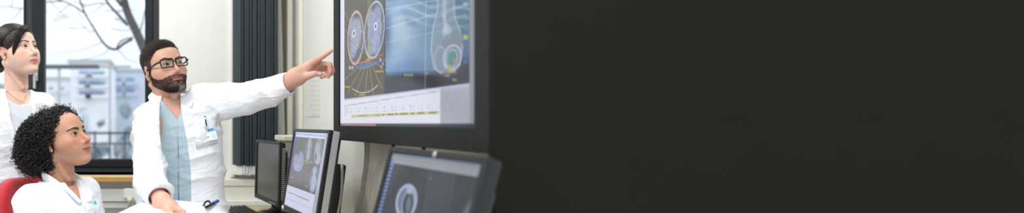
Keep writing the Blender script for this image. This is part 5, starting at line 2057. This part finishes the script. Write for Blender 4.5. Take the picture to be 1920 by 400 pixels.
P0 = np.array([.199, 1.93, .9144])
cu = np.array([-.955, .296, .05]); cu /= np.linalg.norm(cu)          # along the board away from the clip side
cv = np.array([-.22, -.97, -.02]); cv -= cu * cv.dot(cu); cv /= np.linalg.norm(cv)
cn = np.cross(cv, cu); cn = cn if cn[2] > 0 else -cn
cb = thing('clipboard', 'clipboard with printed white sheet on the lap of the bearded man', 'clipboard', P0 + cu * .12 + cv * .15)
m = MB(); m.box((-.004, 0, -.010), (.25, .33, -.006), .001, M=(cu, cv, cn, P0))
part('board', m.V, m.F, M_trunk, cb, False)


def show_form(p):
    X, Y = p.X, p.Y
    p.where(X > -1e9, (246, 247, 249))
    for x in (28, 47, 66, 92, 120, 146, 172, 198):
        p.where(np.abs(X - x) < 1.1, (176, 182, 192), .9)
    for x in (36, 56, 80, 104, 132):
        p.where((np.abs(X - x) < 1.6) & (np.sin(Y * .35 + x) + np.sin(Y * .13) > -.2), (206, 210, 218), .9)


A, B = np.meshgrid(np.linspace(.004, .236, 90), np.linspace(.008, .315, 90))
pt = Paint(A * 1000, B * 1000)
show_form(pt)
P = P0 + A[..., None] * cu + B[..., None] * cv + cn * (-.0045)
i, j = np.meshgrid(np.arange(89), np.arange(89), indexing='ij')
q = i * 90 + j
F = np.stack([q, q + 1, q + 91, q + 90], -1).reshape(-1, 4)
part('sheet', P.reshape(-1, 3), F, M_badge, cb, False, lin(pt.C).reshape(-1, 3))
m = MB()
m.tube(smooth_path([P0 + cu * .030 + cv * .075 + cn * -.004, P0 + cu * .026 + cv * .060 + cn * .008, P0 + cu * .016 + cv * .048 + cn * .010, P0 + cu * .008 + cv * .05 + cn * -.004], 5), .0035, 8)
part('clip', m.V, m.F, M_black, cb)
e0, e1 = P0 + cu * -.004 + cv * .000 + cn * .004, P0 + cu * .008 + cv * .150 + cn * .004
pn = thing('pen', 'blue capped dark pen lying along the edge of the clipboard', 'pen', e0)
ev = (e1 - e0)
part('cap', *tube([e0 - ev * .06, e0 - ev * .05, e0 + ev * .30, e0 + ev * .31], [.004, .0062, .0066, .0062], 12), M_blue, pn)
part('barrel', *tube([e0 + ev * .29, e0 + ev * .92, e0 + ev], [.0052, .0052, .0015], 12), M_bezel, pn)

# ================================================================== outside the window
M_ground = mat('outside_pale_ground', (176, 184, 186), rough=.95, var=.10, scale=.6)
M_fac = mat('pale_render_facade', (246, 248, 252), rough=.9, var=.04, scale=.5)
M_fac2 = mat('grey_blue_facade', (212, 222, 236), rough=.9, var=.04, scale=.5)
M_win = mat('blue_window_band', (136, 164, 200), rough=.3, var=.10, scale=1.0)
M_rail = mat('dark_steel_beam', (74, 82, 90), rough=.6, var=.05)
M_bark = mat('grey_bark', (72, 70, 70), rough=.95, var=.25, scale=6, bump=.5, bscale=30)
M_leaf = mat('hazy_grey_green_leaves', (150, 166, 174), rough=.9, var=.35, scale=3.0)  # both leaf colours lightened to paint in outdoor haze
M_leaf2 = mat('pale_hazy_leaves', (222, 230, 236), rough=.9, var=.25, scale=3.0)
M_conc = mat('pale_concrete', (188, 194, 196), rough=.9, var=.06, scale=2)
GZ = -4.5
o = struct('ground_outside', *boxes(((-60, 5, GZ - .2), (60, 120, GZ))), M_ground)


def facade(name, label, px0, px1, ytop, Y, rows, fac, depth=9.0):
    x0, x1, zt_ = wx(px0, Y), wx(px1, Y), wz(ytop, Y)
    t = thing(name, label, 'building', ((x0 + x1) / 2, Y + depth / 2, GZ))
    part('wall', *boxes(((x0, Y, GZ), (x1, Y + depth, zt_))), fac, t, False)
    part('roof', *boxes(((x0 - .3, Y - .3, zt_), (x1 + .3, Y + depth + .3, zt_ + .35))), M_conc, t, False)
    for (a, b, y0, y1) in rows:
        f = part('window', *boxes(((wx(a, Y), Y - .10, wz(y1, Y)), (wx(b, Y), Y + .02, wz(y0, Y)))), M_win, t, False)
        part('balcony', *boxes(((wx(a, Y) - .3, Y - .9, wz(y1 + 6, Y)), (wx(b, Y) + .5, Y, wz(y1 + 1, Y)))), fac, f, False)
    return t


facade('apartment_building', 'pale apartment block with three blue window bands beyond the garden', 132, 204, 118, 58, [(148, 166, 133, 140), (168, 196, 134, 141), (148, 163, 152, 159), (166, 197, 153, 160), (148, 164, 172, 178), (167, 197, 172, 178)], M_fac)
facade('apartment_building', 'grey blue apartment block partly hidden behind the bearded man', 206, 320, 134, 70, [(214, 228, 146, 154), (236, 252, 146, 154), (214, 228, 166, 174), (236, 252, 166, 174)], M_fac2)
facade('apartment_building', 'low pale apartment block seen between the two standing window frames', 60, 130, 150, 66, [(92, 99, 164, 169), (113, 120, 164, 169)], M_fac)

cp = thing('carport', 'dark flat steel canopy on posts crossing the garden view', 'carport', (wx(150, 24), 24, GZ))
part('roof_beam', *boxes(((wx(30, 24), 23.8, wz(129, 24)), (wx(186, 24), 24.2, wz(122, 24))), bev=.03), M_rail, cp, False)
part('roof_edge', *boxes(((wx(180, 24), 23.9, wz(127.5, 24)), (wx(246, 24), 24.1, wz(122.5, 24))), bev=.03), M_conc, cp, False)
for px_ in (60, 111, 206):
    part('post', *boxes(((wx(px_ - 2, 24), 23.9, GZ), (wx(px_ + 2, 24), 24.1, wz(126, 24)))), M_conc, cp, False)
fc = thing('garden_fence', 'grey post and rail fence below the shrubs outside the window', 'fence', (wx(200, 14), 14, GZ))
for z0, z1 in ((248, 252), (268, 271)):
    part('rail', *boxes(((wx(60, 14), 13.97, wz(z1, 14)), (wx(300, 14), 14.03, wz(z0, 14)))), M_rail, fc, False)
for k in range(9):
    px_ = 66 + k * 28
    part('post', *boxes(((wx(px_ - 1.5, 14), 13.95, GZ), (wx(px_ + 1.5, 14), 14.05, wz(246, 14)))), M_rail, fc, False)


def bush(name, label, px, py0, Y, rw, leaf, seed):
    """rounded shrub: a leafy crown on its stem"""
    r = np.random.default_rng(seed)
    zt_ = wz(py0, Y)
    c = np.array([wx(px, Y), Y, 0])
    rad = rw * Y / FPX
    h = zt_ - GZ
    t = thing(name, label, 'shrub' if name != 'tree' else 'tree', (c[0], c[1], GZ), 'shrubs outside the window')
    part('stem', *tube([(c[0], c[1], GZ), (c[0] + .05, c[1], GZ + h * .6)], [.08, .04], 8), M_bark, t)
    f = None
    blobs = []
    for k in range(11):
        z = GZ + h * r.uniform(.25, .92)
        q = rad * math.sqrt(max(.08, 1 - ((z - GZ) / h * 2 - 1) ** 2)) * .6
        blobs.append(ell((c[0] + r.normal(0, q * .6), c[1] + r.normal(0, q * .4), z), (rad * r.uniform(.3, .5),) * 2 + (min(rad * r.uniform(.4, .6), h * .2),)))
    f = su(rad * .3, *blobs)
    fd = plus(f, lambda P: noise3(P, 3.2, seed) * .10 + noise3(P, 9, seed + 1) * .05)
    V, Q = surf(fd, c + (-rad * 2.2, -rad * 1.6, GZ), c + (rad * 2.2, rad * 1.6, zt_ + .8), max(.07, rad * .07), 0)
    ii = r.choice(len(V), min(len(V), 1500))
    L = r.uniform(.05, .13, (len(ii), 1))
    d1, d2 = r.normal(0, 1, (2, len(ii), 3))
    d1 /= np.linalg.norm(d1, axis=1)[:, None]
    d2 /= np.linalg.norm(d2, axis=1)[:, None]
    b = V[ii] + r.normal(0, .05, (len(ii), 3))
    q4 = np.stack([b - d1 * L, b + d2 * L * .5, b + d1 * L, b - d2 * L * .5], 1).reshape(-1, 3)
    fq = np.arange(len(q4)).reshape(-1, 4)
    Vm, Fm = merge((V, Q), (q4, fq))
    part('foliage', Vm, Fm, leaf, t)


for k, (px, y0, Y, rw, leaf, lab) in enumerate((
        (100, 196, 20, 26, M_leaf, 'grey green shrub outside, beside the middle window bar'),
        (150, 188, 26, 26, M_leaf2, 'pale hazy shrub outside below the three window bands'),
        (190, 200, 18, 22, M_leaf, 'grey green shrub outside above the fence rail'),
        (236, 178, 30, 30, M_leaf, 'tall grey green shrub outside, beside the right sash'),
        (216, 262, 11, 17, M_leaf2, 'small round pale shrub in front of the fence outside'),
        (258, 225, 16, 20, M_leaf, 'dark shrub outside just beside the shoulder of the seated man'),
        (168, 232, 15, 18, M_leaf, 'low grey green shrub outside, close to the face of the seated woman'),
        (20, 150, 30, 40, M_leaf, 'tall grey shrub outside behind the standing woman'))):
    bush('shrub', lab, px, y0, Y, rw, leaf, 40 + k)


def limb(pts, r0, r1, Y):
    p = smooth_path([W(x, y, Y + dy) for x, y, dy in pts], 6)
    return tube(p, np.linspace(r0, r1, len(p)), 8)


YT = 7.5
tr = thing('tree', 'bare leaning tree with dark branches close outside the window', 'tree', (wx(330, YT), YT, GZ))
part('trunk', *limb([(352, 820, 0), (346, 600, 0), (322, 330, 0), (296, 160, 0), (270, 92, 0), (252, 52, 0), (236, 14, 0), (226, -40, 0)], .085, .048, YT), M_bark, tr)
bi = [
    ([(247, 74, 0), (232, 82, .1), (219, 92, .2), (205, 90, .3), (192, 78, .3), (178, 56, .4), (160, 26, .5), (146, -10, .5)], .022, .012),
    ([(219, 92, .2), (224, 80, .1), (236, 73, .0), (250, 70, -.1)], .014, .008),
    ([(238, 46, 0), (222, 28, .2), (204, 8, .3), (190, -16, .4)], .022, .014),
    ([(228, 10, 0), (214, -8, .1), (200, -30, .1)], .026, .016),
    ([(178, 56, .4), (168, 60, .5), (150, 44, .6), (132, 40, .7)], .007, .003),
    ([(160, 26, .5), (140, 12, .6), (118, 2, .7), (96, -4, .8)], .012, .007),
    ([(150, 6, .5), (164, 10, .3), (186, 6, .2), (206, 8, .1)], .008, .005),
    ([(205, 90, .3), (196, 100, .3), (176, 108, .4), (150, 112, .5)], .005, .002),
    ([(219, 92, .2), (228, 100, .2), (240, 112, .1), (262, 118, .1)], .006, .003),
    ([(192, 78, .3), (176, 86, .4), (140, 96, .5), (96, 100, .6)], .005, .002),
    ([(130, 8, .7), (112, 24, .8), (98, 40, .9), (88, 60, .9)], .006, .002),
    ([(262, 60, 0), (268, 40, .1), (272, 14, .2), (274, -12, .2)], .010, .006),
    ([(118, 2, .7), (70, 6, .9), (40, 16, 1.0), (10, 12, 1.2), (-20, 24, 1.2)], .009, .004),
    ([(40, 16, 1.0), (30, 30, 1.1), (14, 40, 1.2), (-6, 44, 1.2)], .006, .003),
    ([(60, 8, .9), (48, -4, 1.), (34, -12, 1.)], .008, .004),
    ([(20, 14, 1.1), (26, 0, 1.1), (36, -10, 1.1)], .006, .003),
]
rt = np.random.default_rng(11)
for k in range(16):
    x0, y0 = rt.uniform(88, 262), rt.uniform(-10, 70)
    an = rt.uniform(2.4, 3.6) if rt.random() < .6 else rt.uniform(-.4, 1.2)
    ln = rt.uniform(30, 70)
    q_ = [(x0 + ln * t_ * math.cos(an) + rt.normal(0, 2.5), y0 + ln * t_ * math.sin(an) * .8 + rt.normal(0, 2.5), .3 + .4 * t_) for t_ in (0, .35, .7, 1)]
    bi.append((q_, .0055, .002))
for pts, a, b in bi:
    part('branch', *limb(pts, a, b, YT), M_bark, tr)

# ================================================================== light
wd = bpy.data.worlds.new('overcast_sky')
SC.world = wd
wd.use_nodes = True
nt = wd.node_tree
bg = nt.nodes['Background']
tc = nt.nodes.new('ShaderNodeTexCoord')
nz = nt.nodes.new('ShaderNodeTexNoise')
nz.inputs['Scale'].default_value = 2.2
nz.inputs['Detail'].default_value = 4.0
nt.links.new(tc.outputs['Generated'], nz.inputs['Vector'])
cr = nt.nodes.new('ShaderNodeValToRGB')
cr.color_ramp.elements[0].position = .38
cr.color_ramp.elements[0].color = rgba((222, 234, 248))
cr.color_ramp.elements[1].position = .60
cr.color_ramp.elements[1].color = rgba((255, 255, 255))
nt.links.new(nz.outputs['Fac'], cr.inputs['Fac'])
nt.links.new(cr.outputs['Color'], bg.inputs['Color'])
bg.inputs['Strength'].default_value = 1.22


def fill_light(x, y, e, sx=1.2, sy=.6, c=(1, .985, .96)):  # unseen area lights added under the ceiling to brighten the room
    l = bpy.data.lights.new('added_fill_light', 'AREA')
    l.shape = 'RECTANGLE'
    l.size, l.size_y, l.energy, l.color = sx, sy, e, c
    o = bpy.data.objects.new('added_fill_light', l)
    COL.objects.link(o)
    o.location = (x, y, 2.86)


fill_light(-.9, 1.0, 32)
fill_light(-.2, 2.7, 19)
fill_light(-2.2, 2.4, 20)
fill_light(.3, .2, 17)
camera()
